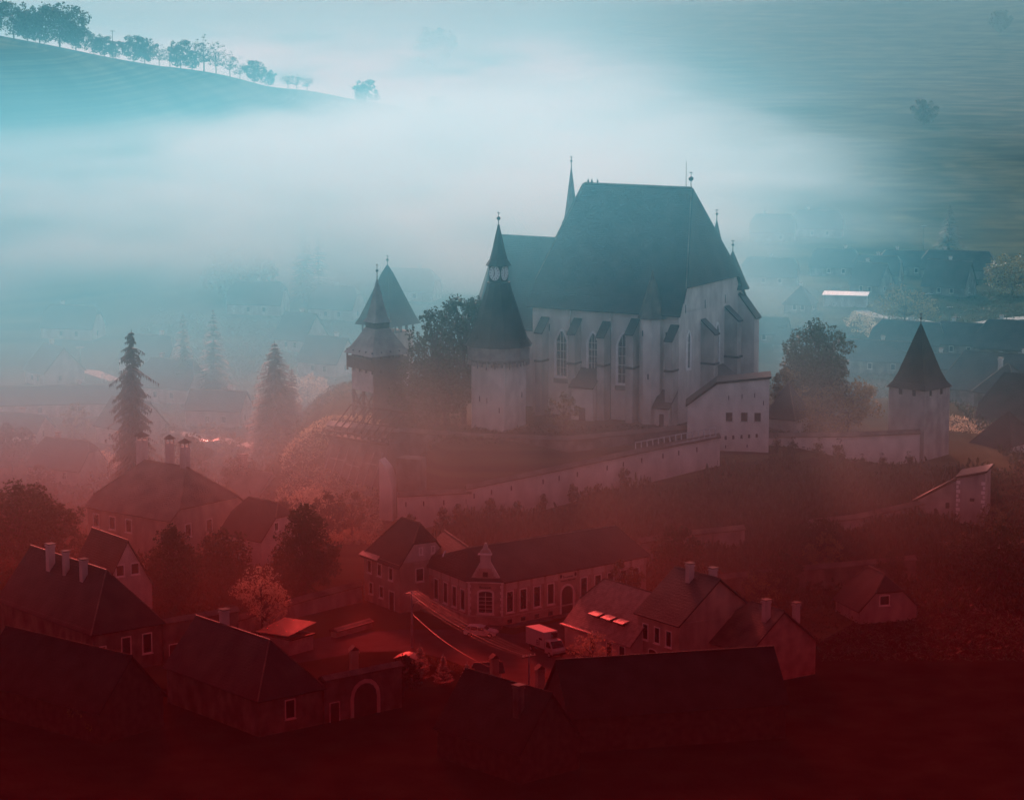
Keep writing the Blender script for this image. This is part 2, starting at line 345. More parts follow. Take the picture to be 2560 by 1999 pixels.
def hroof(x0, x1, W, hw, rise, fL, fR, axis, over, name, m, parent, kick=.0, thick=.2):
    """roof shell; fL, fR: 1 gable, 0 full hip, between = half hip"""
    if axis == 'x': A0, A1, B0, B1 = x0, x1, 0, W
    else: A0, A1, B0, B1 = 0, W, x0, x1
    Wd = B1 - B0; hb = Wd / 2 + over; sl = rise / (Wd / 2); ze = hw - sl * over; zr = hw + rise; bm_ = (B0 + B1) / 2
    def pt(a, b, z): return Vector((a, b, z)) if axis == 'x' else Vector((b, a, z))
    def end(A, s, f):
        if f >= 1: e = A + s * .35; return e, e, zr
        if f <= 0: return A + s * over, A + s * over - s * hb * .95, ze
        zz = hw + f * rise; e = A + s * .25; return e, e - s * (1 - f) * Wd / 2 * .75, zz
    eL, rL, zL = end(A0, -1, fL); eR, rR, zR = end(A1, 1, fR)
    if rL > rR: rL = rR = (rL + rR) / 2
    mb = MB()
    for s in (-1, 1):
        def side(e, zz): return pt(e, bm_ + s * hb * (zr - zz) / (zr - ze), zz)
        ring = [pt(eL, bm_ + s * hb, ze), pt(eR, bm_ + s * hb, ze)]
        if 0 < fR < 1: ring.append(side(eR, zR))
        ring.append(pt(rR, bm_, zr))
        if (rR - rL) > .01: ring.append(pt(rL, bm_, zr))
        if 0 < fL < 1: ring.append(side(eL, zL))
        mb.poly(ring)
    for (e, r, zz, f) in ((eL, rL, zL, fL), (eR, rR, zR, fR)):
        if f < 1:
            q = hb * (zr - zz) / (zr - ze) if f > 0 else hb
            mb.poly([pt(e, bm_ - q, zz), pt(e, bm_ + q, zz), pt(r, bm_, zr)])
    me = mb.mesh(name, m); bm = bmesh.new(); bm.from_mesh(me); bmesh.ops.remove_doubles(bm, verts=bm.verts, dist=.001); bmesh.ops.recalc_face_normals(bm, faces=bm.faces)
    if sum(fc.normal.z for fc in bm.faces) < 0: bmesh.ops.reverse_faces(bm, faces=bm.faces)
    bm.to_mesh(me); bm.free()
    o = bpy.data.objects.new(name, me); C.objects.link(o); o.parent = parent
    sd = o.modifiers.new('thick', 'SOLIDIFY'); sd.thickness = thick; sd.offset = -1
    # ridge and hip tiles
    rb = MB()
    def row(p, q, r=.13):
        n = max(2, int((q - p).length / .45)); 
        for i in range(n):
            a = p.lerp(q, i / n); b = p.lerp(q, (i + 1) / n); rb.tube(a + Vector((0, 0, .02)), b + Vector((0, 0, .05)), r * .8, r, 5)
    row(pt(rL, bm_, zr), pt(rR, bm_, zr)) if rR - rL > .3 else None
    for (e, r, zz, f) in ((eL, rL, zL, fL), (eR, rR, zR, fR)):
        if f < 1:
            q = hb * (zr - zz) / (zr - ze) if f > 0 else hb
            for s in (-1, 1): row(pt(r, bm_, zr), pt(e, bm_ + s * q, zz), .11)
    if rb.v: rb.build('ridge_tiles', m if m is DARKT else TILE2, o, fix=False)
    return o, (lambda a, b: None)
def house(name, label, K, th, x0, x1, W, hw, rise, fL=1, fR=1, axis='x', over=.45, wm=None, rm=None, wins=(), chims=(), group=None, cat='house', sink=1.5, door=None, wfm=None, cornice=False, thick=.2):
    root = thing(name, label, cat, K, -R(th), group)
    wm = wm or PLASTER; rm = rm or TILE
    mb = MB(); mb.box(x0, x1, 0, W, -sink, hw)
    A0, A1, B0, B1 = (x0, x1, 0, W) if axis == 'x' else (0, W, x0, x1)
    for A, s, f in ((A0, -1, fL), (A1, 1, fR)):
        if f > 0:
            zt = hw + rise * min(f, 1) - .12; bmid = (B0 + B1) / 2; q = (B1 - B0) / 2 * (1 - min(f, 1)) + .03
            pr = [(B0, hw - .02), (B1, hw - .02), (bmid + q, zt), (bmid - q, zt)]
            pts = [Vector((A, b, z)) if axis == 'x' else Vector((b, A, z)) for b, z in pr]
            mb.prism(pts, (-s * .3, 0, 0) if axis == 'x' else (0, -s * .3, 0))
    if cornice:
        for q in ((x0 - .12, x1 + .12, -.12, 0), (x0 - .12, x1 + .12, W, W + .12), (x0 - .12, x0, 0, W), (x1, x1 + .12, 0, W)): mb.box(*q, hw - .45, hw - .12)
    mb.build('wall', wm, root)
    ro, _ = hroof(x0, x1, W, hw, rise, fL, fR, axis, over, 'roof', rm, root, thick=thick)
    F = {'F': (Vector((0, 0, 0)), Vector((1, 0, 0)), Vector((0, -1, 0))), 'R': (Vector((x1, 0, 0)), Vector((0, 1, 0)), Vector((1, 0, 0))), 'L': (Vector((x0, 0, 0)), Vector((0, 1, 0)), Vector((-1, 0, 0)))}
    for w_ in wins:
        face, a, z, ww, hh = w_[:5]; kind = w_[5] if len(w_) > 5 else 'flat'; nm = w_[6] if len(w_) > 6 else 'window'
        window(root, F[face], a, z, ww, hh, kind, fm=wfm, name=nm, pm=DOORM if nm != 'window' else None, sill=nm == 'window')
    for c in chims:
        ch = chimney(root, *c); ch.parent = ro
    return root

# ================= the church =================
ZC = 14.0
KC = G(1695, 1062, ZC); KC.z = 0
church = thing('church', 'huge gothic fortified church with tall dark hipped roof and pale buttressed walls on the hilltop', 'church', (KC.x, KC.y, ZC), -R(29))
mb = MB()
mb.box(-27.2, 0, 0, 25, -3, 18.4)                                   # nave
for A, s in ((0, -1), (-27.2, 1)):                                  # raised end walls under the half hips
    mb.prism([(A, .3, 18.3), (A, 24.7, 18.3), (A, 22.4, 22.3), (A, 2.6, 22.3)], (s * .6, 0, 0))
mb.loft([[(-27, 5, z), (-27, 20.5, z), (-40.6, 20.5, z), (-43.6, 16.5, z), (-43.6, 9, z), (-40.6, 5, z)] for z in (-3, 13.5)])   # choir
mb.build('wall', PLASTER, church)
def slopes(prof, ends, parent, name, m):
    """steep roof from a (half-width, height) profile with curved eaves; ends = per level (x left, x right)"""
    yc = prof[0][0]; rings = []
    return
rb = MB()
yc = 12.5
# front and back slopes with a kicked eave
LV = [(13.5, 17.9, -27.9, .7), (11.9, 20.1, -27.8, .5), (10.6, 22.3, -27.7, .35), (0.0, 37.8, -24.1, -3.9)]
def crow(i, s): w_, z, a, b = LV[i]; return (a, yc + s * w_, z), (b, yc + s * w_, z)
for s in (-1, 1):
    for i in range(3):
        a, b = crow(i, s); c, d = crow(i + 1, s); rb.poly([a, b, d, c])
for e in (0, 1):
    p0 = crow(2, -1)[e]; p1 = crow(2, 1)[e]; t = crow(3, 1)[e]; rb.poly([p0, p1, t])
roof = rb.build('roof', TILE, church); sd = roof.modifiers.new('thick', 'SOLIDIFY'); sd.thickness = .3; sd.offset = -1
rt = MB()
for i in range(46): x = -24.1 + i * .44; rt.tube((x, yc, 37.85), (x + .44, yc, 37.95), .14, .2, 5)
for e, xs in ((0, -27.7), (1, .35)):
    for s in (-1, 1):
        p = Vector((LV[3][2 + e], yc, 37.8)); q = Vector((xs, yc + s * 10.6, 22.3))
        for i in range(40): rt.tube(p.lerp(q, i / 40), p.lerp(q, (i + 1) / 40) + Vector((0, 0, .05)), .12, .16, 4)
rt.build('ridge_tiles', TILE2, roof, fix=False)
# choir roof
cr = MB(); yk = 12.75
E = [(-27, 4.4), (-41.1, 4.4), (-44.3, 8.7), (-44.3, 16.8), (-41.1, 21.1), (-27, 21.1)]
tp = (-41.0, yk, 28.4); tj = (-25.5, yk, 28.4)
e3 = [(x, y, 13.2) for x, y in E]
cr.poly([e3[0], e3[1], tp, tj]); cr.poly([e3[1], e3[2], tp]); cr.poly([e3[2], e3[3], tp]); cr.poly([e3[3], e3[4], tp]); cr.poly([e3[4], e3[5], tj, tp])
cro = cr.build('choir_roof', TILE, church); sd = cro.modifiers.new('thick', 'SOLIDIFY'); sd.thickness = .3; sd.offset = -1
def finial(mb, x, y, z, h=2.6, r=.38):
    mb.tube((x, y, z - .5), (x, y, z + h), .09, .05, 5); mb.lathe(x, y, [(.02, z + h * .55 - r), (r * .8, z + h * .55 - r * .5), (r, z + h * .55), (r * .8, z + h * .55 + r * .5), (.02, z + h * .55 + r)], 10)
    mb.box(x - .3, x + .3, y - .03, y + .03, z + h - .25, z + h - .15)
fm_ = MB(); finial(fm_, -4.0, yc, 37.9, 2.7, .45); fm_.build('finial', IRON, church)
fm_ = MB(); finial(fm_, -40.9, yk, 28.4, 1.7, .22); fm_.build('finial', IRON, church)
fm_ = MB(); fm_.tube((-4.9, yc, 37.8), (-4.9, yc, 42.2), .06, .035, 4); fm_.build('lightning_rod', IRON, church)
for k, bx in enumerate((-23.3, -22.6, -21.5)):   # roosting birds on the ridge
    b_ = MB(); b_.lathe(0, 0, [(.02, -.16), (.11, -.08), (.12, .04), (.05, .13), (.07, .2), (.02, .27)], 8); b_.prism([(0, -.05, -.12), (0, .05, -.12), (.28, .03, -.2), (.28, -.03, -.2)], (0, 0, .05))
    o = b_.build('bird', IRON); w_ = church.matrix_basis @ Vector((bx, yc, 38.25)); o.location = w_; o.rotation_euler = (0, 0, k * 2.1); o.scale = (1.5,) * 3
    tag(o, ['small dark bird, leftmost on the church roof ridge', 'small dark bird in the middle of the three on the church ridge', 'small dark bird, the one farther right along the church ridge'][k], 'bird', 'birds on the church ridge')
# fleche
fl = MB(); fx, fy = -26.6, 12.6
fl.lathe(fx, fy, [(1.35, 26.0), (1.35, 29.6)], 8, m=0)
for i in range(8):
    a = 2 * math.pi * (i + .5) / 8; fl.tube((fx + 1.15 * math.cos(a), fy + 1.15 * math.sin(a), 29.6), (fx + 1.15 * math.cos(a), fy + 1.15 * math.sin(a), 31.0), .11, n=4)
fo = fl.build('lantern', WOOD, church)
f2 = MB(); f2.lathe(fx, fy, [(1.75, 31.0), (1.3, 31.7), (1.05, 33.0), (.05, 40.7)], 8); f2.build('spire', SHINGLE, church)
f3 = MB(); finial(f3, fx, fy, 40.5, 1.9, .22); f3.build('finial', IRON, church)
# stair turrets at the back of the west end
for (tx, ty, r, ze, za, lab) in ((-4.7, 24.4, 2.9, 20.5, 31.6, None), (-1.9, 25.0, 2.8, 20.4, 26.4, None)):
    t_ = MB(); t_.lathe(tx, ty, [(r * .82, -3), (r * .82, ze)], 8); to = t_.build('stair_turret', PLASTER, church)
    t2 = MB(); t2.lathe(tx, ty, [(r * 1.12, ze - .5), (r * .9, ze + .6), (.05, za)], 8); t2.build('turret_roof', TILE, to)
    t3 = MB(); finial(t3, tx, ty, za - .1, 1.9, .25); t3.build('finial', IRON, to)
tx, ty = -4.7, -.3
t_ = MB(); t_.lathe(tx, ty, [(1.95, -3), (1.95, 18.0)], 8, R(22.5)); to = t_.build('stair_turret', PLASTER, church)
t2 = MB(); t2.lathe(tx, ty, [(2.5, 17.4), (2.0, 18.6), (1.6, 20.0), (.05, 25.4)], 8, R(22.5)); t2.build('turret_roof', TILE2, to)
for q in ((-.95, -.75, 14.6, 15.5), (.1, .3, 7.5, 8.4)): t4 = MB(); t4.box(tx + q[0], tx + q[1], ty - 1.88, ty - 1.8, q[2], q[3]); t4.build('slit', GLASS, to)
# windows
CF = (Vector((0, 0, 0)), Vector((1, 0, 0)), Vector((0, -1, 0))); CR = (Vector((0, 0, 0)), Vector((0, 1, 0)), Vector((1, 0, 0)))
for a, z0, w_, h in ((-21.6, 6.6, 1.9, 7.6), (-15.7, 8.0, 1.6, 6.2), (-10.0, 6.2, 2.0, 8.2)):
    wo = window(church, CF, a, z0, w_, h, 'gothic', fr=.42, bars=(2, 4), proud=.22)
    sb = MB(); fbox(sb, CF, a - w_/2 - .5, a + w_/2 + .5, z0 - 1.2, z0 - .45, 0, .3); sb.build('sill', STONE, wo)
window(church, CR, 3.6, 9.0, 1.0, 6.0, 'gothic', fr=.4, bars=(1, 3), proud=.2)
window(church, CR, 14.8, 8.4, 1.1, 6.6, 'gothic', fr=.4, bars=(1, 3), proud=.2)
def buttress(f, a, zt, depth=2.3, w_=1.3, ledge=9.0):
    b = MB(); fbox(b, f, a - w_/2, a + w_/2, -3, zt - 2.0, -.2, depth)
    p = [P3(f, a - w_/2, zt - 2.0, -.1), P3(f, a - w_/2, zt - 2.0, depth), P3(f, a - w_/2, zt - .1, -.1)]
    b.prism(p, f[1] * w_)
    bo = b.build('buttress', GREYPL, church)
    c = MB(); q = [P3(f, a - w_/2 - .15, zt - 2.25, depth + .3), P3(f, a - w_/2 - .15, zt - 2.0, depth + .3), P3(f, a - w_/2 - .15, zt + .35, 0), P3(f, a - w_/2 - .15, zt + .1, 0)]
    c.prism(q, f[1] * (w_ + .3)); c.build('cap', TILE, bo)
    c = MB(); fbox(c, f, a - w_/2 - .12, a + w_/2 + .12, ledge, ledge + .35, 0, depth + .28); c.build('ledge', TILE, bo)
for a, zt in ((-24.8, 16.0), (-18.6, 16.2), (-13.2, 16.0), (-7.9, 16.8), (-.7, 16.2)): buttress(CF, a, zt)
for a, zt in ((9.3, 16.2), (18.6, 17.4)): buttress(CR, a, zt, 2.4, 1.6)
bb = MB(); fbox(bb, CR, 23.4, 25.4, -3, 15.2, 0, 3.0); bb.prism([(3.0, 23.4, 15.2), (0, 23.4, 15.2), (0, 23.4, 18.9)], (0, 2, 0)); bo = bb.build('buttress', PLASTER, church)
cc = MB(); cc.prism([(3.35, 23.3, 15.0), (3.35, 23.3, 15.3), (0, 23.3, 19.4), (0, 23.3, 19.0)], (0, 2.3, 0)); cc.build('cap', TILE, bo)
for b in (2.5, 10.0, 18.0): sl_ = MB(); fbox(sl_, CR, b - .12, b + .12, 18.2, 19.6, .0, .02); sl_.build('slit', GLASS, church)
for a in (-24, -6.6, -2.3): sl_ = MB(); fbox(sl_, CF, a - .1, a + .1, 14, 15.2, 0, .02); sl_.build('slit', GLASS, church)
for ax in ((-12.4, .13), (-20.0, .1)):
    d = MB(); d.tube((ax[0], -.12, 18), (ax[0], -.12, -1), .09, n=6); d.build('downpipe', METAL, church)
# low porches against the church
def lean(name, label, loc, rz, w_, d, h, rise, m=None):
    r_ = thing(name, label, 'porch', loc, rz)
    b = MB(); b.box(0, w_, 0, d, -3, h); b.prism([(0, 0, h - .01), (0, d, h - .01), (0, d, h + rise - .05)], (w_, 0, 0)); wl = b.build('wall', m or PLASTER, r_)
    rr = MB(); rr.prism([(-.3, -.5, h - .25), (-.3, -.5, h), (-.3, d, h + rise + .12), (-.3, d, h + rise - .12)], (w_ + .6, 0, 0)); rr.build('roof', TILE, r_)
    dd = MB(); dd.box(w_ * .35, w_ * .65, -.06, 0, 0, 2.1); dd.build('door', DOORM, r_)
    return r_
cm = church.matrix_basis.copy(); cm = Matrix.Translation(church.location) @ Matrix.Rotation(-R(29), 4, 'Z')
lean('porch', 'low lean-to with dark tile roof under the middle gothic window', cm @ Vector((-18.0, -3.4, 0)), -R(29), 4.0, 3.3, 5.6, 2.6)
lean('porch', 'small dark roofed sacristy beside the round stair turret', cm @ Vector((-2.9, -2.9, 0)), -R(29), 2.6, 2.8, 3.2, 2.4)
lean('porch', 'dark roofed lean-to between the buttresses of the west front', cm @ Vector((3.6, 11.0, 0)), R(61), 5.5, 3.3, 5.6, 2.4)
# shed roof right of the west front
house('castle_house', 'dark tent-roofed house squeezed between the west front and the big tree', G(1985, 1090, 13), 30, -5, 0, 6, 3.4, 5.0, 0, 0, wm=GREYPL)

# ================= towers =================
def tower_body(root, side, z0, z1, m, taper=.0):
    b = MB(); s = side; t = taper
    b.loft([[(-s - t, 0 - t, z0), (0 + t, -t, z0), (t, s + t, z0), (-s - t, s + t, z0)], [(-s, 0, z1), (0, 0, z1), (0, s, z1), (-s, s, z1)]])
    return b.build('wall', m, root)
def slits(root, f, lst, w_=.16, h=.9, name='loophole'):
    for a, z in lst:
        b = MB(); fbox(b, f, a - w_/2, a + w_/2, z, z + h, 0, .02); b.build(name, GLASS, root, fix=False)
LF = lambda s: (Vector((-s, 0, 0)), Vector((1, 0, 0)), Vector((0, -1, 0)))
RF = (Vector((0, 0, 0)), Vector((0, 1, 0)), Vector((1, 0, 0)))
# clock tower
KT = G(1261, 1118, 11.5); zb = 11.5; KT.z = 0
ct = thing('clock_tower', 'pale square clock tower with overhanging dark roof and two white clock faces', 'tower', (KT.x, KT.y, 0), -R(33))
S_ = 6.4; tower_body(ct, S_, 5, 26.2, PLASTER)
bt = MB(); bt.prism([(0, -.1, 6), (1.9, -1.2, 6), (.9, -.6, 11.5), (0, 0, 14.5)], (-1.2, 1.0, 0)); bt.build('buttress', GREYPL, ct)
slits(ct, LF(S_), [(1.2, 24), (2.9, 23.8), (4.6, 24.1), (1.6, 18.6), (3.0, 18.4), (5.4, 17.0), (2.8, 12.8)]); slits(ct, RF, [(1.6, 24), (4.0, 24), (5.2, 19)])
cx, cy = -S_ / 2, S_ / 2
g = MB(); g.lathe(cx, cy, [(4.75, 25.1), (5.15, 25.6), (5.2, 27.9), (4.9, 28.1)], 12, R(15)); 
for i in range(36):
    a = 2 * math.pi * i / 36; r0 = 4.9; g.box(cx + r0 * math.cos(a) - .12, cx + r0 * math.cos(a) + .12, cy + r0 * math.sin(a) - .12, cy + r0 * math.sin(a) + .12, 24.55, 25.3)
g.build('gallery', SHINGLE, ct)
rf = MB(); rf.lathe(cx, cy, [(5.6, 27.7), (4.75, 28.9), (4.05, 31.0), (3.15, 33.8), (2.2, 36.6), (1.85, 37.9)], 12, R(15)); rf.build('roof', SHINGLE if 0 else TILE, ct)
ln = MB(); ln.box(cx - 1.15, cx + 1.15, cy - 1.15, cy + 1.15, 37.6, 41.0); ln.box(cx - 1.4, cx + 1.4, cy - 1.4, cy + 1.4, 37.7, 37.95); lno = ln.build('lantern', WOOD, ct)
for fr in ((Vector((cx, cy - 1.15, 0)), Vector((1, 0, 0)), Vector((0, -1, 0))), (Vector((cx + 1.15, cy, 0)), Vector((0, 1, 0)), Vector((1, 0, 0)))):
    k = MB(); K = 28
    k.prism([P3(fr, 1.02 * math.cos(2 * math.pi * i / K), 39.45 + 1.22 * math.sin(2 * math.pi * i / K), .01) for i in range(K)], fr[2] * .05)
    k.build('clock_face', CLOCKW, lno)
    for i in range(12):
        k = MB(); a = 2 * math.pi * i / 12; u, v = math.cos(a), math.sin(a)
        k.poly([P3(fr, u * r * 1.02 + s * v * .045, 39.45 + v * r * 1.22 - s * u * .045, .07) for r, s in ((.64, -1), (.64, 1), (.92, 1), (.92, -1))]); k.build('numeral', IRON, lno, fix=False)
    for ang, L_, w_ in ((R(90 + 165), .55, .07), (R(90 + 12), .85, .05)):
        k = MB(); u, v = math.cos(ang), math.sin(ang); k.poly([P3(fr, s * v * w_ + u * r, 39.45 - s * u * w_ + v * r * 1.15, .075) for r, s in ((-.1, -1), (-.1, 1), (L_, 1), (L_, -1))]); k.build('clock_hand', IRON, lno, fix=False)
sp = MB(); sp.lathe(cx, cy, [(2.15, 40.6), (1.5, 41.6), (1.05, 43.2), (.62, 45.2), (.3, 46.5), (.14, 47.2)], 8, R(22.5)); sp.build('spire', TILE, ct)
sp = MB(); finial(sp, cx, cy, 46.9, 2.4, .34); sp.build('finial', IRON, ct)
# wooden gate tower
KG = G(934, 1050, 14.5); KG.z = 0
gt = thing('wooden_tower', 'timber gate tower with two-stage grey shingle roof and open gallery above a stone bastion', 'tower', (KG.x, KG.y, 0), -R(52))
S_ = 6.2; cx, cy = -S_ / 2, S_ / 2; B_ = MB(); B_.box(-S_, 0, 0, .25, 19.0, 23.2); B_.box(-S_, 0, S_ - .25, S_, 19, 23.2); B_.box(-S_, -S_ + .25, .25, S_ - .25, 19, 23.2); B_.build('board_wall', BOARD, gt)
B_ = MB(); B_.box(-.24, .02, 0.0, S_, 14.5, 23.0); B_.build('board_wall', WOOD, gt)  # darker than the other sides: this face's shade is in its colour
B_ = MB()
for x, y in ((-S_ + .2, .2), (-S_ / 2, .2), (-.2, .2), (-S_ + .2, S_ - .2), (-S_ / 2, S_ - .2), (-.2, S_ - .2)): B_.box(x - .17, x + .17, y - .17, y + .17, 13.5, 25.6)
for y in (.2, S_ - .2):
    for xa, xb in ((-S_ + .2, -S_ / 2), (-S_ / 2, -S_ + .2), (-S_ / 2, -.2), (-.2, -S_ / 2)): B_.tube((xa, y, 15.2), (xb, y, 19.0), .13, n=4)
    B_.tube((-S_, y, 17.0), (0, y, 17.0), .12, n=4); B_.tube((-S_, y, 15.2), (0, y, 15.2), .12, n=4)
B_.box(-S_, 0, 0, S_, 7, 13.6)
B_.build('timber_frame', WOOD, gt)
B_ = MB(); o_ = .6
for q in ((-S_ - o_, o_, -o_, -o_ + .12), (-S_ - o_, o_, S_ + o_ - .12, S_ + o_), (-S_ - o_, -S_ - o_ + .12, -o_ + .12, S_ + o_ - .12), (o_ - .12, o_, -o_ + .12, S_ + o_ - .12)): B_.box(*q, 22.7, 24.6)
B_.box(-S_ - o_ + .12, o_ - .12, -o_ + .12, S_ + o_ - .12, 22.75, 22.95)
for i in range(5):
    for x, y in ((-S_ - o_ + .1 + i * (S_ + 2 * o_ - .2) / 4, -o_ + .1), (o_ - .1, -o_ + .1 + i * (S_ + 2 * o_ - .2) / 4), (-S_ - o_ + .1 + i * (S_ + 2 * o_ - .2) / 4, S_ + o_ - .1)): B_.box(x - .12, x + .12, y - .12, y + .12, 22.2, 25.8)
B_.build('gallery', WOOD, gt)
B_ = MB(); B_.lathe(cx, cy, [(5.75, 25.1), (4.45, 26.3), (3.2, 27.8), (2.15, 29.3)], 4, R(45)); B_.build('lower_roof', SHINGLE, gt)
B_ = MB(); B_.lathe(cx, cy, [(2.0, 29.2), (2.0, 30.6)], 4, R(45)); nk = B_.build('neck', WOOD, gt)
for i in range(3):
    B_ = MB(); B_.box(cx - 1.0 + i, cx - .82 + i, cy - 1.45, cy - 1.42, 29.9, 30.2); B_.build('opening', GLASS, nk); B_ = MB(); B_.box(cx + 1.42, cx + 1.45, cy - 1.0 + i, cy - .82 + i, 29.9, 30.2); B_.build('opening', GLASS, nk)
B_ = MB(); B_.lathe(cx, cy, [(2.45, 30.3), (1.75, 31.1), (1.25, 32.8), (.72, 35.0), (.05, 37.6)], 4, R(45)); B_.build('upper_roof', SHINGLE, gt)
B_ = MB(); finial(B_, cx, cy, 37.4, 2.5, .26); B_.build('finial', IRON, gt)
# tower behind it
KB = G(984, 960, 14, ) ; KB = Vector((G(975, 900, Y=488).x, 488, 0))
bt_ = thing('pyramid_tower', 'dark tower with broad pointed pyramid roof just behind the timber gate tower', 'tower', (KB.x, KB.y, 0), -R(38))
tower_body(bt_, 6.4, 5, 24.4, GREYPL)
B_ = MB()
for i in range(5):
    for x, y in ((-6.4 + i * 1.6, .1), (-.1, i * 1.6), (-6.4 + i * 1.6, 6.3)): B_.box(x - .12, x + .12, y - .12, y + .12, 24.4, 26.4)
B_.build('gallery_posts', WOOD, bt_)
B_ = MB(); B_.lathe(-3.2, 3.2, [(5.9, 25.7), (5.0, 27.0), (3.8, 29.3), (1.0, 34.8), (.35, 35.8), (.05, 36.2)], 4, R(45)); B_.build('roof', TILE, bt_)
B_ = MB(); finial(B_, -3.2, 3.2, 36.0, 1.9, .26); B_.build('finial', IRON, bt_)
# right tower
KR = G(2308, 1165, 9.0); KR.z = 0
rt_ = thing('square_tower', 'square stone defence tower with flared pointed roof at the right end of the castle wall', 'tower', (KR.x, KR.y, 0), -R(43))
S_ = 7.0; tower_body(rt_, S_, 4, 21.6, GREYPL, .12)
slits(rt_, LF(S_), [(2.3, 20.2), (4.9, 20.2)], .65, 1.0, 'opening'); slits(rt_, RF, [(1.6, 20.2), (4.6, 20.2)], .65, 1.0, 'opening')
slits(rt_, LF(S_), [(3.6, 18.0)], .9, .25); slits(rt_, RF, [(2.9, 18.0)], .9, .25); slits(rt_, RF, [(3.2, 14.2), (3.0, 10.2)]); slits(rt_, LF(S_), [(3.0, 13.8)], .6, 1.2, 'opening')
B_ = MB(); B_.lathe(-3.5, 3.5, [(5.45, 21.2), (4.4, 22.2), (3.45, 23.8), (2.45, 26.1), (.05, 31.6)], 4, R(45)); B_.build('roof', TILE, rt_)
B_ = MB(); finial(B_, -3.5, 3.5, 31.3, 1.9, .2); B_.build('finial', IRON, rt_)

# ================= walls of the castle =================
def wall_run(name, label, pts, thick=.9, cap=.35, m=None, slit=3.2, pilaster=None, sink=7):
    """pts: (x, y, top z)"""
    r_ = thing(name, label, 'wall', (pts[0][0], pts[0][1], 0)); ox, oy = pts[0][:2]
    b = MB(); c = MB(); s = MB()
    for (xa, ya, za), (xb, yb, zb_) in zip(pts, pts[1:]):
        d = Vector((xb - xa, yb - ya, 0)); L = d.length; d.normalize(); n = Vector((d.y, -d.x, 0))
        def q(a, k, z): return (xa - ox + d.x * a + n.x * k, ya - oy + d.y * a + n.y * k, z)
        b.prism([q(0, 0, za - sink), q(L, 0, zb_ - sink), q(L, 0, zb_), q(0, 0, za)], -n * thick)
        c.prism([q(-.05, .35, za - .1), q(-.05, .35, za + .02), q(-.05, -thick / 2, za + cap + .25), q(-.05, -thick - .35, za + .02), q(-.05, -thick - .35, za - .1)], d * (L + .1) + Vector((0, 0, zb_ - za)))
        i = 1.2; k = 0
        while slit and i < L - .6:
            z = lerp(za, zb_, i / L) - 1.7
            ss = MB(); fx_ = (Vector(q(0, 0, 0)), d, n); fbox(ss, fx_, i - .1, i + .1, z, z + .75, 0, .02); ss.build('loophole', GLASS, r_, fix=False); i += slit * (.85 + .3 * ((k * 7) % 5) / 5); k += 1
    b.build('masonry', m or PLASTER, r_); c.build('tile_coping', TILE2, r_)
    return r_
def gp(px, py, z): p = G(px, py, z); return (p.x, p.y, z)
wall_run('castle_wall', 'short low pale wall with loopholes right of the tall buttress', [gp(995, 1240, 9.0), gp(1178, 1231, 9.2)])
wall_run('castle_wall', 'long pale curtain wall climbing to the white gatehouse', [gp(1166, 1222, 9.8), gp(1340, 1186, 11.6), gp(1500, 1152, 12.9), gp(1640, 1122, 14.2), gp(1800, 1092, 15.4)])
wall_run('castle_wall', 'stained curtain wall between the white gatehouse and the right square tower', [gp(1922, 1092, 14.3), gp(2120, 1090, 14.3), gp(2300, 1082, 14.6)], slit=0)
wall_run('inner_wall', 'low dark inner wall below the clock tower', [gp(1000, 1078, 14.6), gp(1180, 1092, 13.6), gp(1420, 1100, 14.2), gp(1715, 1072, 15.2)], slit=0, m=STONE, sink=4)
wall_run('lower_wall', 'long ruined outer wall running below the castle to the right gatehouse', [gp(2027, 1308, 5.2), gp(2140, 1296, 5.6), gp(2350, 1250, 7.4)], slit=0, m=GREYPL, sink=6)
wall_run('lower_wall', 'low pale garden wall right behind the long school roof', [gp(1600, 1356, 4.8), gp(1730, 1336, 5.2), gp(1862, 1322, 5.6)], slit=0, m=GREYPL, sink=6)
wall_run('lower_wall', 'dark garden wall with broken coping behind the right-hand roofs', [gp(1790, 1448, 3.0), gp(2000, 1425, 3.0), gp(2150, 1412, 3.2), gp(2290, 1398, 3.4)], slit=0, m=STONE, sink=4)
wall_run('lower_wall', 'stone retaining wall of the bastion below the timber tower', [gp(818, 1062, 13.6), gp(880, 1068, 14.0), gp(1000, 1080, 14.4)], slit=0, m=STONE, sink=9)
# flight of bare rafters on the wall walk
rr = thing('rafter_walk', 'row of bare rafters along the wall walk left of the white gatehouse', 'roof frame', gp(1590, 1135, 0)[:2] + (0,))
b = MB(); p0 = Vector(gp(1590, 1128, 14.0)); p1 = Vector(gp(1790, 1090, 15.6)); o0 = Vector((p0.x, p0.y, 0))
for i in range(15):
    p = p0.lerp(p1, i / 14) - Vector((gp(1590, 1135, 0)[0], gp(1590, 1135, 0)[1], 0)); b.tube(p + Vector((0, 0, 0)), p + Vector((0, 2.2, 1.0)), .09, n=4); b.tube(p + Vector((0, 2.2, 1.0)), p + Vector((0, 2.2, -3)), .08, n=4)
q = Vector((gp(1590, 1135, 0)[0], gp(1590, 1135, 0)[1], 0)); b.tube(p0 - q, p1 - q, .12, n=4); b.tube(p0 - q + Vector((0, 2.2, 1)), p1 - q + Vector((0, 2.2, 1)), .12, n=4)
b.build('rafters', BOARD, rr)
